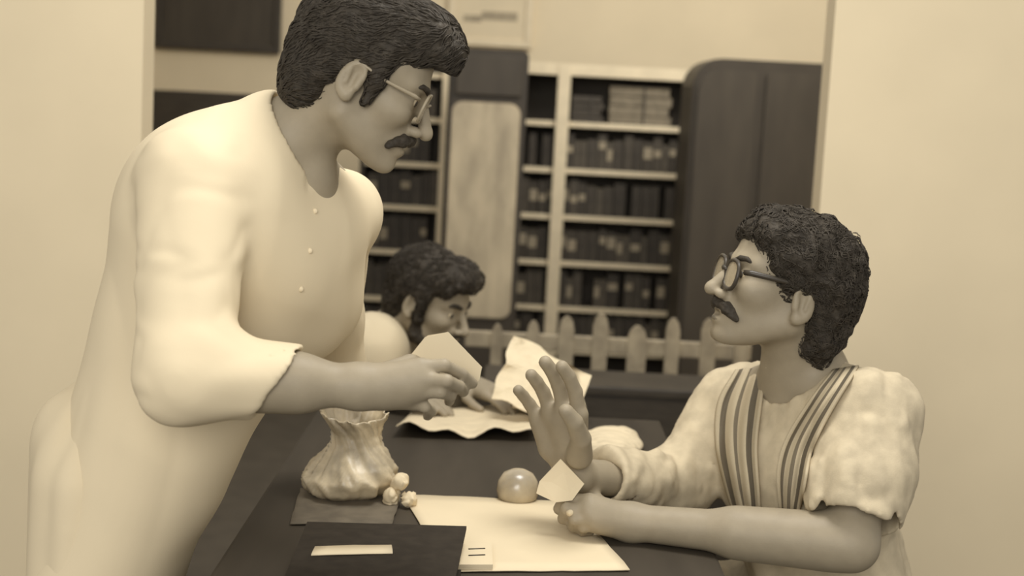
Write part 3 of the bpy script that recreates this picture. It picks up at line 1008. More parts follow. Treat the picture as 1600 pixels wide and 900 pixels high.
# ------------------------------------------------------------------ seated man (right)
O2 = A(1224, 444, 2.58); S2 = 1.04
R2 = frame(-1, math.radians(13), math.radians(9))
man2 = empty('person', (0.60, 2.68, 0.0), 'seated man with curly hair, black glasses, moustache and striped scarf, one palm raised', 'person')
nb2 = A(1258, 592, 2.64)
shR = A(1145, 626, 2.80); elR = A(1062, 758, 2.74); wrR = A(897, 742, 2.52)
shL = A(1360, 652, 2.48); elL = A(1330, 850, 2.37); wrL = A(985, 816, 2.47)
h2 = [([A(904, 648, 2.475), A(899, 612, 2.468), A(889, 588, 2.455), A(878, 573, 2.445)], [0.0112, 0.0105, 0.0098, 0.0085]),
      ([A(882, 638, 2.50), A(873, 602, 2.492), A(862, 579, 2.48), A(852, 566, 2.472)], [0.0115, 0.0108, 0.010, 0.0088]),
      ([A(860, 642, 2.525), A(849, 613, 2.518), A(839, 597, 2.508), A(830, 586, 2.50)], [0.0110, 0.0102, 0.0094, 0.0082]),
      ([A(840, 652, 2.55), A(828, 632, 2.545), A(818, 619, 2.538), A(810, 610, 2.53)], [0.0100, 0.0092, 0.0085, 0.0075]),
      ([A(905, 712, 2.475), A(908, 686, 2.435), A(898, 660, 2.41), A(884, 642, 2.40)], [0.020, 0.0145, 0.0122, 0.0095])]
h2 = [(p_, [r_ * 1.2 for r_ in rr_]) for p_, rr_ in h2]
h2L = [([A(922, 786, 2.46), A(884, 777, 2.475), A(874, 795, 2.49), A(892, 803, 2.50)], [0.013, 0.0115, 0.0105, 0.009]),
       ([A(920, 798, 2.45), A(886, 795, 2.45), A(880, 810, 2.47), A(898, 814, 2.49)], [0.013, 0.0112, 0.0102, 0.009]),
       ([A(926, 810, 2.445), A(898, 812, 2.44), A(895, 823, 2.46), A(908, 824, 2.48)], [0.012, 0.0105, 0.0095, 0.0085]),
       ([A(936, 818, 2.45), A(912, 824, 2.445), A(910, 830, 2.46), A(922, 830, 2.475)], [0.011, 0.0095, 0.0085, 0.0075]),
       ([A(950, 800, 2.50), A(925, 776, 2.53), A(902, 768, 2.545), A(886, 772, 2.55)], [0.018, 0.013, 0.011, 0.009])]
pel2 = np.array([0.66, 2.70, 0.52])
def man2_skin():
    hd = local(lambda P: head_sdf(P, O2, R2, S2, 0.004, -0.012), O2, 0.21)
    hR = local(lambda P: hand_sdf(P, wrR, h2, 0.030, [(A(858, 700, 2.535), A(846, 665, 2.545), 0.019, 0.013), (A(895, 700, 2.50), A(880, 660, 2.505), 0.022, 0.015)]), A(870, 650, 2.5), 0.19)
    hL = local(lambda P: hand_sdf(P, wrL, h2L, 0.030), A(915, 800, 2.47), 0.15)
    def f(P):
        d = hd(P)
        d = smin(d, cone(P, nb2, hl(O2, R2, S2, (-0.025, 0, -0.04)), 0.068, 0.060), 0.03)
        d = smin(d, cone(P, nb2, A(1262, 720, 2.66), 0.075, 0.10), 0.04)
        d = smin(d, cone(P, A(1262, 720, 2.66), pel2, 0.10, 0.11), 0.05)
        d = smin(d, cone(P, nb2, shR, 0.05, 0.050), 0.03)
        d = smin(d, cone(P, nb2, shL, 0.05, 0.050), 0.03)
        d = smin(d, chain(P, [shR, elR, wrR], [0.044, 0.040, 0.029], None, 0.02), 0.02)
        d = smin(d, hR(P), 0.012)
        d = smin(d, chain(P, [shL, elL, wrL], [0.046, 0.043, 0.031], None, 0.02), 0.02)
        d = smin(d, cone(P, elL + (wrL - elL) * 0.12, elL + (wrL - elL) * 0.5, 0.043, 0.040), 0.03)
        d = smin(d, hL(P), 0.014)
        for sy in (-0.10, 0.10):
            kn = np.array([0.28, 2.70 + sy * 1.3, 0.50])
            d = smin(d, chain(P, [pel2 + np.array([0, sy, 0]), kn, np.array([0.30, 2.70 + sy * 1.3, 0.08]), np.array([0.27, 2.70 + sy * 1.3, 0.035]), np.array([0.13, 2.70 + sy * 1.4, 0.022])],
                              [0.08, 0.055, 0.038, 0.034, 0.02], None, 0.02), 0.03)
        return d
    return f
skin2 = man2_skin()
body2 = child(sdf_obj('body', skin2, (-0.06, 2.15, -0.01), (0.95, 3.05, 1.45), 0.0031, m_skin, man2), man2)
face_parts(man2, body2, O2, R2, S2, 0.0042)
lips(body2, O2, R2, S2, 0.004)
glasses(man2, O2, R2, S2, m_blackframe, 0.0038, 0.0275, 0.0245, 0.105, -0.006, 0.010)
def hair2(P):
    q = (P - O2) @ R2 / S2
    a = q.copy(); a[:, 1] = np.abs(a[:, 1])
    d = ell(a, (-0.022, 0, 0.045), (0.106, 0.098, 0.082))
    d = smin(d, ell(a, (0.030, 0, 0.076), (0.060, 0.080, 0.042)), 0.03)
    d = smin(d, ell(a, (-0.075, 0, -0.010), (0.058, 0.085, 0.085)), 0.03)
    d = smin(d, ell(a, (-0.080, 0, -0.075), (0.040, 0.065, 0.050)), 0.03)
    cut = ell(a, (0.110, 0, -0.045), (0.082, 0.15, 0.108))
    cut = np.minimum(cut, ell(a, (0.062, 0.10, -0.030), (0.042, 0.07, 0.062)))
    d = smax(d, -cut, 0.012)
    ear = ell(a, (-0.012, 0.10, -0.036), (0.027, 0.060, 0.036))
    d = smax(d, -ear, 0.010)
    d = smax(d, -smax(a[:, 2] + 0.04, -0.036 - a[:, 0], 0.01), 0.01)
    n = noise(q * 42) * 0.006 + noise(q * 85 + 9) * 0.003
    return (d + n) * S2
hair_obj('hair', hair2, O2, R2, S2, O2 - 0.22, O2 + 0.22, 0.003, man2, 3400, (-0.7, 0.0, -0.7), 1.1, 0.042, 2, 0.003)
c_ = hl(O2, R2, S2, (0.09, 0, -0.06))
child(sdf_obj('moustache', lambda P: tache(P, O2, R2, S2, 0.042, 0.0105, -0.058, 0.103, 0.011), c_ - 0.07, c_ + 0.07, 0.0018, m_hair, man2, 1, 3), man2)

m_kurta = mat('faded_cotton_kurta', 0.78, 0.9, 0.2, 34.0, t2=0.68, bump=0.1, bscale=400, stretch=(1, 1, 1))
ch2 = A(1258, 730, 2.66)
def kurta2(P):
    d = cone(P, A(1235, 720, 2.70), A(1300, 730, 2.60), 0.135, 0.140)
    d = smin(d, cone(P, ch2, np.array([0.64, 2.70, 0.60]), 0.140, 0.155), 0.06)
    d = smin(d, cone(P, A(1255, 632, 2.66), shR, 0.085, 0.064), 0.05)
    d = smin(d, cone(P, A(1275, 632, 2.63), shL, 0.085, 0.078), 0.05)
    # far sleeve to the wrist
    slR = chain(P, [shR, elR + np.array([0, 0, 0.006]), elR + (wrR - elR) * 0.80], [0.072, 0.066, 0.055], None, 0.04)
    n_ = (wrR - elR) / np.linalg.norm(wrR - elR)
    slR = smax(slR, (P - (elR + (wrR - elR) * 0.74)) @ n_, 0.006)
    slR = smax(slR, -cone(P, elR + (wrR - elR) * 0.6, wrR, 0.030, 0.036), 0.005)
    slR = slR + cloth_folds(P, 0.0025, 20.0, 8.0, (1.2, 1, 0.5))
    d = smin(d, slR, 0.03)
    # near sleeve ends above the elbow
    pe = shL + (elL - shL) * 0.86
    slL = chain(P, [shL, shL + (elL - shL) * 0.5, elL], [0.086, 0.086, 0.082], None, 0.04)
    n_ = (elL - shL) / np.linalg.norm(elL - shL)
    slL = smax(slL, (P - pe) @ n_, 0.008)
    slL = smax(slL, -cone(P, shL + (elL - shL) * 0.72, elL + n_ * 0.05, 0.062, 0.078), 0.006)
    d = smin(d, slL, 0.035)
    # lap
    for sy in (-0.10, 0.10):
        d = smin(d, cone(P, pel2 + np.array([0, sy, 0.02]), np.array([0.36, 2.70 + sy * 1.3, 0.52]), 0.10, 0.075), 0.05)
    # neck opening with a short slit
    d = smax(d, -cone(P, A(1243, 572, 2.62), A(1225, 460, 2.58), 0.070, 0.10), 0.008)
    d = smax(d, -cone(P, A(1212, 596, 2.56), A(1210, 640, 2.50), 0.020, 0.008), 0.006)
    return d + cloth_folds(P, 0.0085, 13.0, 5.0, (1, 1, 0.5)) + cloth_folds(P, 0.002, 40.0, 2.0, (1, 1, 0.6))
kur = child(sdf_obj('kurta', kurta2, (0.05, 2.2, 0.38), (1.0, 3.05, 1.3), 0.0048, m_kurta, man2), man2)
# cotton trousers for the hidden legs
def trous2(P):
    d = None
    for sy in (-0.10, 0.10):
        c = chain(P, [pel2 + np.array([0, sy, 0]), np.array([0.28, 2.70 + sy * 1.3, 0.50]), np.array([0.30, 2.70 + sy * 1.3, 0.12])], [0.095, 0.075, 0.065], None, 0.03)
        d = c if d is None else smin(d, c, 0.03)
    d = smax(d, 0.09 - P[:, 2], 0.004)
    return d + cloth_folds(P, 0.005, 12.0, 4.0)
child(sdf_obj('trousers', trous2, (0.1, 2.35, 0.05), (0.9, 3.05, 0.7), 0.007, m_white_cloth, man2), man2)

# scarf: two striped ends laid on the kurta
def stripe_mat():
    m = bpy.data.materials.new('striped_scarf_cotton')
    m.use_nodes = True
    nt = m.node_tree
    b = nt.nodes['Principled BSDF']
    b.inputs['Roughness'].default_value = 0.9
    b.inputs['Specular IOR Level'].default_value = 0.2
    uv = nt.nodes.new('ShaderNodeUVMap')
    sep = nt.nodes.new('ShaderNodeSeparateXYZ')
    nt.links.new(uv.outputs[0], sep.inputs[0])
    cr = nt.nodes.new('ShaderNodeValToRGB')
    cr.color_ramp.interpolation = 'CONSTANT'
    els = cr.color_ramp.elements
    els[0].position = 0.0; els[0].color = tone(0.78)
    els[1].position = 0.10; els[1].color = tone(0.30)
    for p, t in ((0.26, 0.82), (0.44, 0.36), (0.54, 0.85), (0.74, 0.26), (0.90, 0.80)):
        e = els.new(p); e.color = tone(t)
    nt.links.new(sep.outputs['X'], cr.inputs['Fac'])
    nz = nt.nodes.new('ShaderNodeTexNoise'); nz.inputs['Scale'].default_value = 120.0
    mx = nt.nodes.new('ShaderNodeMix'); mx.data_type = 'RGBA'; mx.blend_type = 'MULTIPLY'
    mx.inputs[0].default_value = 0.35
    nt.links.new(cr.outputs['Color'], mx.inputs[6])
    nt.links.new(nz.outputs['Color'], mx.inputs[7])
    mr = nt.nodes.new('ShaderNodeRGBToBW')
    nt.links.new(nz.outputs['Color'], mr.inputs[0])
    nt.links.new(mr.outputs[0], mx.inputs[7])
    nt.links.new(mx.outputs[2], b.inputs['Base Color'])
    return m
m_scarf = stripe_mat()
def catmull(pts, n):
    P_ = [np.array(p, float) for p in pts]
    P_ = [2 * P_[0] - P_[1]] + P_ + [2 * P_[-1] - P_[-2]]
    out = []
    for i in range(1, len(P_) - 2):
        for k in range(n):
            t = k / n
            a, b, c, d = P_[i - 1:i + 3]
            out.append(0.5 * (2 * b + (c - a) * t + (2 * a - 5 * b + 4 * c - d) * t * t + (-a + 3 * b - 3 * c + d) * t ** 3))
    out.append(P_[-2])
    return np.array(out)
def both2(P):
    return np.minimum(kurta2(P), cone(P, nb2, hl(O2, R2, S2, (-0.025, 0, -0.04)), 0.068, 0.060))
def scarf_end(name, left, right, pleats, phase, nc=28, nr=9):
    Lp, Rp = catmull(left, nr), catmull(right, nr)
    n = len(Lp)
    pts = np.zeros((n, nc + 1, 3))
    pix = [tuple(Lp[i] * (1 - j / nc) + Rp[i] * (j / nc)) for i in range(n) for j in range(nc + 1)]
    p, ok = trace_many(both2, pix)
    p[~ok] = np.nan
    pts[:] = p.reshape(n, nc + 1, 3)
    for i in range(n):                                   # bridge misses
        row = pts[i]; good = ~np.isnan(row[:, 0])
        if good.any():
            for c in range(3):
                row[:, c] = np.interp(np.arange(nc + 1), np.nonzero(good)[0], row[good, c])
    for _ in range(2):                                   # cloth bridges small hollows
        pts[1:-1] = (pts[:-2] + 2 * pts[1:-1] + pts[2:]) / 4
        pts[:, 1:-1] = (pts[:, :-2] + 2 * pts[:, 1:-1] + pts[:, 2:]) / 4
    me = bpy.data.meshes.new(name)
    V = []
    view = np.array(CAM)
    for i in range(n):
        for j in range(nc + 1):
            p = pts[i, j]
            d = view - p; d /= np.linalg.norm(d)
            u = j / nc
            V.append(p + d * (0.009 + 0.006 * math.sin(u * pleats * 2 * math.pi + phase + 0.02 * i)))
    F = [(i * (nc + 1) + j, i * (nc + 1) + j + 1, (i + 1) * (nc + 1) + j + 1, (i + 1) * (nc + 1) + j) for i in range(n - 1) for j in range(nc)]
    me.from_pydata([tuple(v) for v in V], [], F)
    uvl = me.uv_layers.new(name='UVMap')
    for poly in me.polygons:
        for li in poly.loop_indices:
            vi = me.loops[li].vertex_index
            uvl.data[li].uv = ((vi % (nc + 1)) / nc, (vi // (nc + 1)) / n)
    me.polygons.foreach_set('use_smooth', [True] * len(me.polygons))
    o = link(name, me, man2, m_scarf)
    sm = o.modifiers.new('thickness', 'SOLIDIFY'); sm.thickness = 0.004; sm.offset = 0
    return child(o, man2)
scarf_end('scarf', [(1150, 578), (1122, 628), (1118, 690), (1130, 750), (1150, 815)],
          [(1198, 574), (1188, 640), (1182, 700), (1186, 770), (1190, 845)], 3.0, 0.4)
scarf_end('scarf', [(1302, 578), (1258, 636), (1226, 690), (1214, 740), (1218, 800)],
          [(1342, 572), (1300, 640), (1270, 700), (1258, 755), (1246, 815)], 2.0, 1.0)

# ------------------------------------------------------------------ man seated in the background
O3 = A(675, 470, 3.75); S3 = 1.0
R3 = frame(1, math.radians(-16), math.radians(30))
man3 = empty('person', (-0.33, 3.95, 0.0), 'bearded man in a white shirt seated in the background, looking down', 'person')
nb3 = A(622, 530, 3.82)
sR3 = A(580, 542, 3.68); sL3 = A(660, 590, 4.05)
eR3 = A(575, 720, 3.62); eL3 = A(700, 720, 3.95)
wR3 = np.array([-0.28, 3.40, 0.80]); wL3 = np.array([-0.10, 3.52, 0.80])
w3a, h3a = hand_generic(wR3, (0.8, -0.3, -0.05), (0, 0, -1), (0.2, 1, 0), 0.3)
w3b, h3b = hand_generic(wL3, (0.6, -0.5, -0.05), (0, 0, -1), (-1, -0.4, 0), 0.3)
pel3 = np.array([-0.36, 3.98, 0.48])
def skin3():
    hd = local(lambda P: head_sdf(P, O3, R3, S3), O3, 0.20)
    a_ = local(lambda P: hand_sdf(P, w3a, h3a), w3a, 0.24)
    b_ = local(lambda P: hand_sdf(P, w3b, h3b), w3b, 0.24)
    def f(P):
        d = hd(P)
        d = smin(d, cone(P, nb3, hl(O3, R3, S3, (-0.025, 0, -0.03)), 0.060, 0.055), 0.03)
        d = smin(d, cone(P, nb3, pel3, 0.09, 0.11), 0.04)
        d = smin(d, chain(P, [nb3, sR3, eR3, wR3], [0.05, 0.05, 0.04, 0.028], None, 0.02), 0.02)
        d = smin(d, chain(P, [nb3, sL3, eL3, wL3], [0.05, 0.05, 0.04, 0.028], None, 0.02), 0.02)
        d = smin(d, a_(P), 0.012)
        d = smin(d, b_(P), 0.012)
        for sx in (-0.10, 0.10):
            d = smin(d, chain(P, [pel3 + np.array([sx, 0, 0]), np.array([-0.30 + sx * 1.3, 3.62, 0.47]), np.array([-0.30 + sx * 1.3, 3.66, 0.08]), np.array([-0.30 + sx * 1.3, 3.64, 0.035]), np.array([-0.30 + sx * 1.3, 3.50, 0.022])],
                              [0.08, 0.055, 0.038, 0.034, 0.02], None, 0.02), 0.03)
        return d
    return f
s3 = skin3()
body3 = child(sdf_obj('body', s3, (-0.75, 3.1, -0.01), (0.2, 4.35, 1.2), 0.0042, m_skin, man3), man3)
face_parts(man3, body3, O3, R3, S3, 0.0048)
def hair3(P):
    q = (P - O3) @ R3 / S3
    a = q.copy(); a[:, 1] = np.abs(a[:, 1])
    d = ell(a, (-0.022, 0, 0.048), (0.116, 0.092, 0.090))
    d = smin(d, ell(a, (0.060, 0, 0.085), (0.060, 0.070, 0.048)), 0.03)
    d = smin(d, ell(a, (-0.080, 0, -0.030), (0.050, 0.070, 0.080)), 0.03)
    cut = ell(a, (0.105, 0, -0.035), (0.080, 0.14, 0.100))
    cut = np.minimum(cut, ell(a, (0.062, 0.085, 0.0), (0.042, 0.05, 0.045)))
    d = smax(d, -cut, 0.012)
    d = smax(d, -ell(a, (-0.012, 0.09, -0.018), (0.026, 0.040, 0.034)), 0.010)
    d = smax(d, -smax(a[:, 2] + 0.02, -0.028 - a[:, 0], 0.01), 0.01)
    d = smin(d, cone(a, (0.018, 0.0735, 0.035), (0.016, 0.0700, -0.040), 0.016, 0.010), 0.012)
    return (d + noise(q * 50) * 0.006 + noise(q * 110) * 0.003) * S3
hair_obj('hair', hair3, O3, R3, S3, O3 - 0.21, O3 + 0.21, 0.004, man3, 1500, (-0.5, 0.0, -0.8), 0.6, 0.045, 3)
def beard3(P):
    q = (P - O3) @ R3 / S3
    a = q.copy(); a[:, 1] = np.abs(a[:, 1])
    d = cone(a, (0.004, 0.058, -0.040), (0.012, 0.052, -0.080), 0.014, 0.018)
    d = smin(d, cone(a, (0.012, 0.052, -0.080), (0.078, 0.012, -0.112), 0.018, 0.020), 0.02)
    d = smin(d, sph(a, (0.080, 0, -0.112), 0.022), 0.015)
    d = smin(d, cone(a, (0.082, 0.030, -0.090), (0.084, 0.031, -0.068), 0.010, 0.007), 0.008)
    d = np.minimum(d, tache(P, O3, R3, 1.0, 0.036, 0.008) / 1.0)
    return (d + noise(q * 110) * 0.004) * S3
child(sdf_obj('beard', beard3, O3 - 0.2, O3 + 0.2, 0.003, m_hair, man3, 1), man3)
def shirt3(P):
    d = cone(P, A(618, 585, 3.88), pel3, 0.125, 0.14)
    d = smin(d, cone(P, A(603, 545, 3.86), sR3, 0.098, 0.088), 0.05)
    d = smin(d, cone(P, A(618, 570, 3.88), sL3, 0.095, 0.080), 0.05)
    for s_, e_, w_ in ((sR3, eR3, wR3), (sL3, eL3, wL3)):
        sl = chain(P, [s_, e_, e_ + (w_ - e_) * 0.8], [0.082, 0.064, 0.045], None, 0.03)
        n_ = (w_ - e_) / np.linalg.norm(w_ - e_)
        sl = smax(sl, (P - (e_ + (w_ - e_) * 0.7)) @ n_, 0.006)
        d = smin(d, sl, 0.03)
    d = smax(d, -cone(P, nb3 + np.array([0.04, 0.0, 0.045]), np.array(O3) + np.array([0.03, 0, 0.03]), 0.064, 0.10), 0.008)
    return d + cloth_folds(P, 0.006, 11.0, 2.0, (1, 1, 0.5))
child(sdf_obj('shirt', shirt3, (-0.8, 3.2, 0.35), (0.2, 4.35, 1.15), 0.006, m_white_cloth, man3), man3)
def trous3(P):
    d = None
    for sx in (-0.10, 0.10):
        c = chain(P, [pel3 + np.array([sx, 0, 0]), np.array([-0.30 + sx * 1.3, 3.62, 0.47]), np.array([-0.30 + sx * 1.3, 3.66, 0.12])], [0.095, 0.075, 0.065], None, 0.03)
        d = c if d is None else smin(d, c, 0.03)
    return smax(d, 0.09 - P[:, 2], 0.004)
child(sdf_obj('trousers', trous3, (-0.7, 3.4, 0.05), (0.1, 4.3, 0.7), 0.009, m_shelfdark, man3), man3)

# stools that carry the two seated men
def stool(loc, rz, seat_z, label):
    c = empty('wooden_stool', loc, label, 'stool')
    c.rotation_euler = (0, 0, rz)
    def p(n, ce, s):
        return box_obj(n, ce, s, m_darkwood, c, 0.005)
    p('seat', (0, 0, seat_z - 0.015), (0.42, 0.44, 0.03))
    for sx in (-1, 1):
        for sy in (-1, 1):
            p('leg', (sx * 0.18, sy * 0.19, (seat_z - 0.03) / 2), (0.035, 0.035, seat_z - 0.03))
    for sx in (-1, 1):
        p('stretcher', (sx * 0.18, 0, 0.18), (0.02, 0.345, 0.03))
    return c
stool((0.70, 2.70, 0), math.pi, 0.42, 'square dark wooden stool under the man with the striped scarf')
stool((-0.36, 4.02, 0), -math.pi / 2, 0.38, 'square dark wooden stool under the bearded man')

# ------------------------------------------------------------------ things on the desk
def sheet(name, quad, z, m, label, cat, nx=16, ny=10, amp=0.004, freq=9.0, seed=0.0, th=0.0018, curl=None, group=None, parent=None):
    """paper lying on the desk: corner pixels (bl, br, tr, tl) on the plane z, with a gentle wave"""
    c = [np.array(Zp(x, y, z)) for x, y in quad]
    ij = [(i / nx, j / ny) for j in range(ny + 1) for i in range(nx + 1)]
    P_ = np.array([(c[0] * (1 - u) + c[1] * u) * (1 - v) + (c[3] * (1 - u) + c[2] * u) * v for u, v in ij])
    n = noise(P_ * freq + seed)
    P_[:, 2] = z + 0.0015 + amp * (n + 1) * 0.5
    if curl:
        for k, (u, v) in enumerate(ij):
            P_[k, 2] += curl(u, v)
    P_[:, :2] += 0.002 * np.stack([noise(P_ * 40 + 3), noise(P_ * 40 + 8)], -1)
    loc = Vector(((c[0] + c[1] + c[2] + c[3]) / 4))
    loc.z = z
    F = [(j * (nx + 1) + i, j * (nx + 1) + i + 1, (j + 1) * (nx + 1) + i + 1, (j + 1) * (nx + 1) + i) for j in range(ny) for i in range(nx)]
    me = bpy.data.meshes.new(name)
    me.from_pydata([tuple(Vector(p) - loc) for p in P_], [], F)
    me.polygons.foreach_set('use_smooth', [True] * len(me.polygons))
    o = link(name, me, parent, m)
    o.location = loc
    s_ = o.modifiers.new('thickness', 'SOLIDIFY'); s_.thickness = th; s_.offset = -0.6
    if label:
        tag(o, label, cat, group)
    return o
sheet('paper_sheet', [(700, 895), (985, 893), (892, 786), (628, 775)], ZD + 0.001, m_paper, 'large blank white sheet spread at the near edge of the desk', 'paper', amp=0.003, seed=2.0)
m_news = mat('newsprint', 0.93, 0.9, 0.12, 90.0, t2=0.78, stretch=(0.3, 3, 1))
sheet('newspaper', [(618, 684), (842, 690), (815, 634), (640, 646)], ZD + 0.002, m_news, 'folded newspaper with a wavy front edge lying behind the hands', 'newspaper', 22, 10, 0.006, 12.0, 4.0, 0.003,
      lambda u, v: (1 - v) ** 2 * (0.016 + 0.010 * math.sin(u * 9.0 + 0.5) + 0.008 * math.sin(u * 21.0)))
sheet('newspaper', [(800, 640), (918, 650), (900, 612), (805, 600)], ZD + 0.02, m_news, 'pale newspaper lying just behind the raised palm', 'newspaper', 14, 8, 0.01, 10.0, 9.0, 0.003,
      lambda u, v: 0.02 * math.sin(v * 3.1))

# crumpled printed sheet standing up behind the raised hand
def crumpled(name, corners, label, cat, m, amp=0.03, n=18, seed=0.0, th=0.002):
    c = [np.array(A(*q)) for q in corners]
    ij = [(i / n, j / n) for j in range(n + 1) for i in range(n + 1)]
    P_ = np.array([(c[0] * (1 - u) + c[1] * u) * (1 - v) + (c[3] * (1 - u) + c[2] * u) * v for u, v in ij])
    ridge = np.abs(noise(P_ * 14 + seed)) + 0.5 * np.abs(noise(P_ * 30 + seed))
    P_[:, 1] += amp * (ridge - 0.4)
    P_[:, 0] += amp * 0.25 * noise(P_ * 20 + seed + 4)
    P_[:, 2] += amp * 0.25 * noise(P_ * 20 + seed + 7)
    loc = Vector(P_.mean(0)); loc.z = float(P_[:, 2].min())
    F = [(j * (n + 1) + i, j * (n + 1) + i + 1, (j + 1) * (n + 1) + i + 1, (j + 1) * (n + 1) + i) for j in range(n) for i in range(n)]
    me = bpy.data.meshes.new(name)
    me.from_pydata([tuple(Vector(p) - loc) for p in P_], [], F)
    o = link(name, me, None, m)
    o.location = loc
    s_ = o.modifiers.new('thickness', 'SOLIDIFY'); s_.thickness = th; s_.offset = 0
    tag(o, label, cat)
    return o
def printed_mat():
    m = mat('printed_newspaper_page', 0.92, 0.9, 0.1, 25.0)
    nt = m.node_tree
    b = nt.nodes['Principled BSDF']
    v = nt.nodes.new('ShaderNodeTexVoronoi'); v.inputs['Scale'].default_value = 9.0
    cr = nt.nodes.new('ShaderNodeValToRGB')
    cr.color_ramp.elements[0].position = 0.10; cr.color_ramp.elements[0].color = tone(0.25)
    cr.color_ramp.elements[1].position = 0.22; cr.color_ramp.elements[1].color = (1, 1, 1, 1)
    tc = nt.nodes.new('ShaderNodeTexCoord')
    nt.links.new(tc.outputs['Object'], v.inputs['Vector'])
    nt.links.new(v.outputs['Distance'], cr.inputs['Fac'])
    mx = nt.nodes.new('ShaderNodeMix'); mx.data_type = 'RGBA'; mx.blend_type = 'MULTIPLY'; mx.inputs[0].default_value = 1.0
    old = b.inputs['Base Color'].links[0].from_socket
    nt.links.new(old, mx.inputs[6]); nt.links.new(cr.outputs['Color'], mx.inputs[7])
    nt.links.new(mx.outputs[2], b.inputs['Base Color'])
    return m
m_print = printed_mat()
crumpled('newspaper_page', [(768, 622, 3.30), (898, 668, 3.25), (925, 588, 3.36), (803, 523, 3.42)], 'crumpled printed page standing up behind the raised hand', 'newspaper', m_print, 0.03, 18, 3.0)

# folded pale cloth or papers right of the raised hand
def soft_heap(name, f, lo, hi, h, m, loc, label, cat, kind=None):
    V, Q = extract(f, lo, hi, h, 3, 1)
    loc = np.array(loc)
    o = link(name, np_mesh(name, V - loc, Q), None, m)
    o.location = loc
    tag(o, label, cat)
    return o
c0 = np.array(Zp(960, 697, ZD))
def heap(P):
    q = P - c0
    d = ell(q, (0, 0, 0.0), (0.068, 0.10, 0.042))
    d = smin(d, ell(q, (-0.045, -0.02, 0.004), (0.045, 0.07, 0.030)), 0.02)
    d = smax(d, -(q[:, 2] - 0.001), 0.004)
    return d + cloth_folds(P, 0.005, 22.0, 6.0, (1, 1, 1.5))
soft_heap('folded_cloth', heap, c0 - 0.16, c0 + 0.16, 0.005, m_news, c0, 'small pale rounded cloth heap lying right of the raised hand', 'cloth')
# slip of white paper in the fist
sp = empty('paper_slip', A(870, 775, 2.46), 'small white paper slip standing up from the seated man\'s fist', 'paper')
o = paper_poly('slip', [A(x, y, d) for x, y, d in ((876, 717, 2.47), (913, 756, 2.462), (894, 782, 2.452), (868, 785, 2.452), (838, 771, 2.46), (843, 752, 2.465))], sp)
o.matrix_parent_inverse = Matrix.Translation(-Vector(sp.location))
# white stub between the fingers
bm = bmesh.new()
tube(bm, [A(889, 802, 2.435), A(896, 798, 2.45), A(915, 790, 2.50)], 0.0055, 10)
sb = link('stub', to_mesh(bm, 'stub', True), None, m_paper)
tag(sb, 'short white stub pinched in the seated man\'s fist', 'stub')
# paperweight
pw = np.array(Zp(808, 782, ZD))
bm = bmesh.new()
prof = [(0.0, 0.0), (0.030, 0.0), (0.037, 0.006), (0.040, 0.020), (0.037, 0.038), (0.028, 0.052), (0.014, 0.059), (0.0, 0.060)]
n = 28
rings = [[bm.verts.new((r * math.cos(2 * math.pi * k / n), r * math.sin(2 * math.pi * k / n), z)) for k in range(n)] for r, z in prof[1:-1]]
b0 = bm.verts.new((0, 0, 0)); t0 = bm.verts.new((0, 0, prof[-1][1]))
for k in range(n):
    bm.faces.new((b0, rings[0][(k + 1) % n], rings[0][k]))
    bm.faces.new((t0, rings[-1][k], rings[-1][(k + 1) % n]))
    for a_, b_ in zip(rings[:-1], rings[1:]):
        bm.faces.new((a_[k], a_[(k + 1) % n], b_[(k + 1) % n], b_[k]))
m_weight = mat('glazed_paperweight', 0.70, 0.25, 0.2, 14.0, t2=0.45, spec=0.6)
o = link('paperweight', to_mesh(bm, 'paperweight', True), None, m_weight)
o.location = pw
tag(o, 'round pale paperweight standing behind the white sheet', 'paperweight')

# dark ledger with pale slip, near edge
lz = 0.045
la, lb_, lc, ld = [Zp(x, y, ZD + lz) for x, y in ((440, 912), (708, 920), (729, 822), (480, 815))]
loc = (la + lb_ + lc + ld) / 4; loc.z = ZD
lg = empty('ledger', loc, 'thick dark ledger lying on the near corner of the desk', 'book')
m_cover = mat('dark_ledger_cover', -0.06, 0.75, 0.25, 40.0, spec=0.1)
def lpart(name, z0, z1, inset, m, sh=0.0):
    bm = bmesh.new()
    poly = []
    cc = (la + lb_ + lc + ld) / 4
    for p in (la, lb_, lc, ld):
        q = p + (cc - p) * inset
        poly.append(Vector((q.x - loc.x + sh, q.y - loc.y, z0)))
    prism(bm, poly, (0, 0, z1 - z0))
    return link(name, to_mesh(bm, name), lg, m)
lpart('cover', 0.001, 0.006, 0.0, m_cover)
lpart('pages', 0.006, lz - 0.006, 0.05, m_pages)
lpart('cover', lz - 0.006, lz, 0.0, m_cover)
o = sheet('paper_strip', [(486, 869), (612, 866), (612, 853), (492, 856)], ZD + lz + 0.0005, m_paper, 'narrow white paper strip lying on the dark ledger', 'paper', 6, 2, 0.001)
# small notebook right of the ledger
na = [Zp(x, y, ZD + 0.012) for x, y in ((712, 884), (770, 884), (768, 850), (722, 846))]
loc2 = sum(na, Vector()) / 4; loc2.z = ZD + 0.005
nbk = empty('notepad', loc2, 'small pale notepad with ruled lines beside the ledger', 'notepad')
for k in range(3):
    bm = bmesh.new()
    prism(bm, [Vector((p.x - loc2.x, p.y - loc2.y, 0.0005 + k * 0.003)) for p in na], (0, 0, 0.0026))
    link('leaf', to_mesh(bm, 'leaf'), nbk, m_paper)
for k in range(2):
    y = 858 + k * 10
    a_, b_ = Zp(732, y, ZD + 0.0146), Zp(758, y - 1, ZD + 0.0146)
    bm = bmesh.new()
    tube(bm, [a_ - loc2, b_ - loc2], 0.0012, 6)
    link('ruled_line', to_mesh(bm, 'ruled_line'), nbk, m_darkwood)

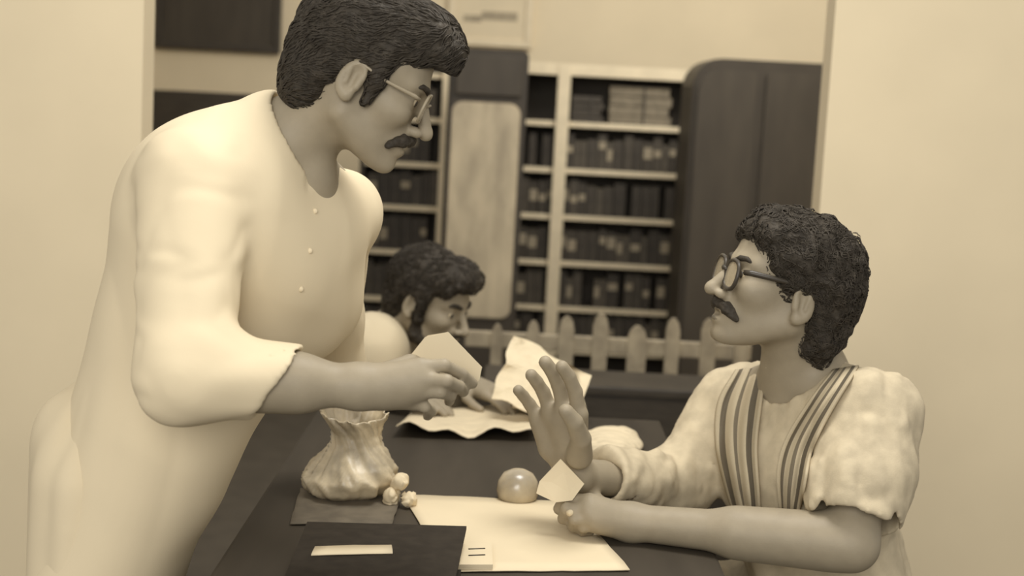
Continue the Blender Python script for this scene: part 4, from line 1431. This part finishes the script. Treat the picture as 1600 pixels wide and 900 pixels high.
# crumpled bundle under the standing man's hand
m_bag = mat('pale_crumpled_plastic', 0.88, 0.35, 0.3, 20.0, t2=0.55, spec=0.5, bump=0.2, bscale=40)
b0_ = np.array(Zp(544, 775, ZD + 0.003))
def px2(px, py, D=None):
    return A(px, py, D if D else b0_[1])
Db = b0_[1]
def gathered_bag():
    """thin bag: flared open mouth, pleats gathered at the neck, slumped body"""
    na, nz = 96, 44
    prof = [(0.0, 0.050), (0.012, 0.072), (0.035, 0.080), (0.060, 0.070), (0.082, 0.052), (0.100, 0.041), (0.118, 0.040), (0.136, 0.047), (0.150, 0.055), (0.158, 0.058)]
    pz = np.array([p[0] for p in prof]); pr = np.array([p[1] for p in prof])
    V = []
    for j in range(nz + 1):
        t = j / nz
        z = pz[-1] * t
        r = np.interp(z, pz, pr)
        for i in range(na):
            th = 2 * math.pi * i / na
            tw = th + 1.3 * t
            q = np.array([[2.6 * math.cos(tw), 2.6 * math.sin(tw), 2.2 * t]])
            q2 = np.array([[5.5 * math.cos(tw), 5.5 * math.sin(tw), 3.0 * t + 7]])
            pl = 1.0 - 2.2 * abs(float(noise(q)[0])) 
            pl2 = 1.0 - 2.2 * abs(float(noise(q2)[0]))
            rr_ = r * (1 + (0.22 - 0.08 * t) * pl * (0.5 + t) + 0.10 * pl2)
            rr_ *= 0.90
            x = rr_ * math.cos(th) * 1.05
            y = rr_ * math.sin(th) * 0.9
            x += 0.016 * math.sin(t * 3.0) - 0.010 * (1 - t)
            zz = z + 0.006 * pl * t
            zz += 0.20 * y * t ** 4 - 0.06 * x * t ** 4            # mouth tips towards the viewer
            V.append((x, y, max(zz, 0.0015)))
    F = [(j * na + i, j * na + (i + 1) % na, (j + 1) * na + (i + 1) % na, (j + 1) * na + i) for j in range(nz) for i in range(na)]
    F.append(tuple(range(na - 1, -1, -1)))
    me = bpy.data.meshes.new('crumpled_bag')
    me.from_pydata(V, [], F)
    me.polygons.foreach_set('use_smooth', [True] * len(me.polygons))
    o = link('crumpled_bag', me, None, m_bag)
    o.location = b0_
    sm = o.modifiers.new('thickness', 'SOLIDIFY'); sm.thickness = 0.002; sm.offset = -1
    tag(o, 'crumpled pale bag with an open mouth on the left of the desk', 'bag')
gathered_bag()
m_mat = mat('brown_desk_cloth', 0.24, 0.85, 0.25, 22.0, t2=0.14)
sheet('cloth', [(452, 822), (612, 822), (628, 776), (470, 768)], ZD, m_mat, 'brownish folded cloth under the crumpled bag', 'cloth', 16, 8, 0.006, 16.0, 6.0, 0.002)
bb = np.array(Zp(626, 790, ZD)) + np.array([0, -0.01, 0])
for i, (ox, oy, oz, r) in enumerate(((-0.018, 0, 0.018, 0.018), (0.017, -0.004, 0.016, 0.016), (-0.002, 0.0, 0.0455, 0.017))):
    cc = bb + np.array([ox, oy, oz + 0.001])
    V, Q = extract(lambda P: sph(P, cc, r) + cloth_folds(P, 0.004, 70.0, i * 3.0, (1, 1, 1)), cc - 0.04, cc + 0.04, 0.0025, 2, 1)
    o = link('paper_ball', np_mesh('paper_ball', V - cc, Q), None, m_paper)
    o.location = cc
    tag(o, ('leftmost crumpled white paper ball beside the pale bag', 'rightmost crumpled white paper ball beside the pale bag', 'upper crumpled white paper ball resting on the other two')[i], 'paper ball', 'crumpled paper balls beside the bag')
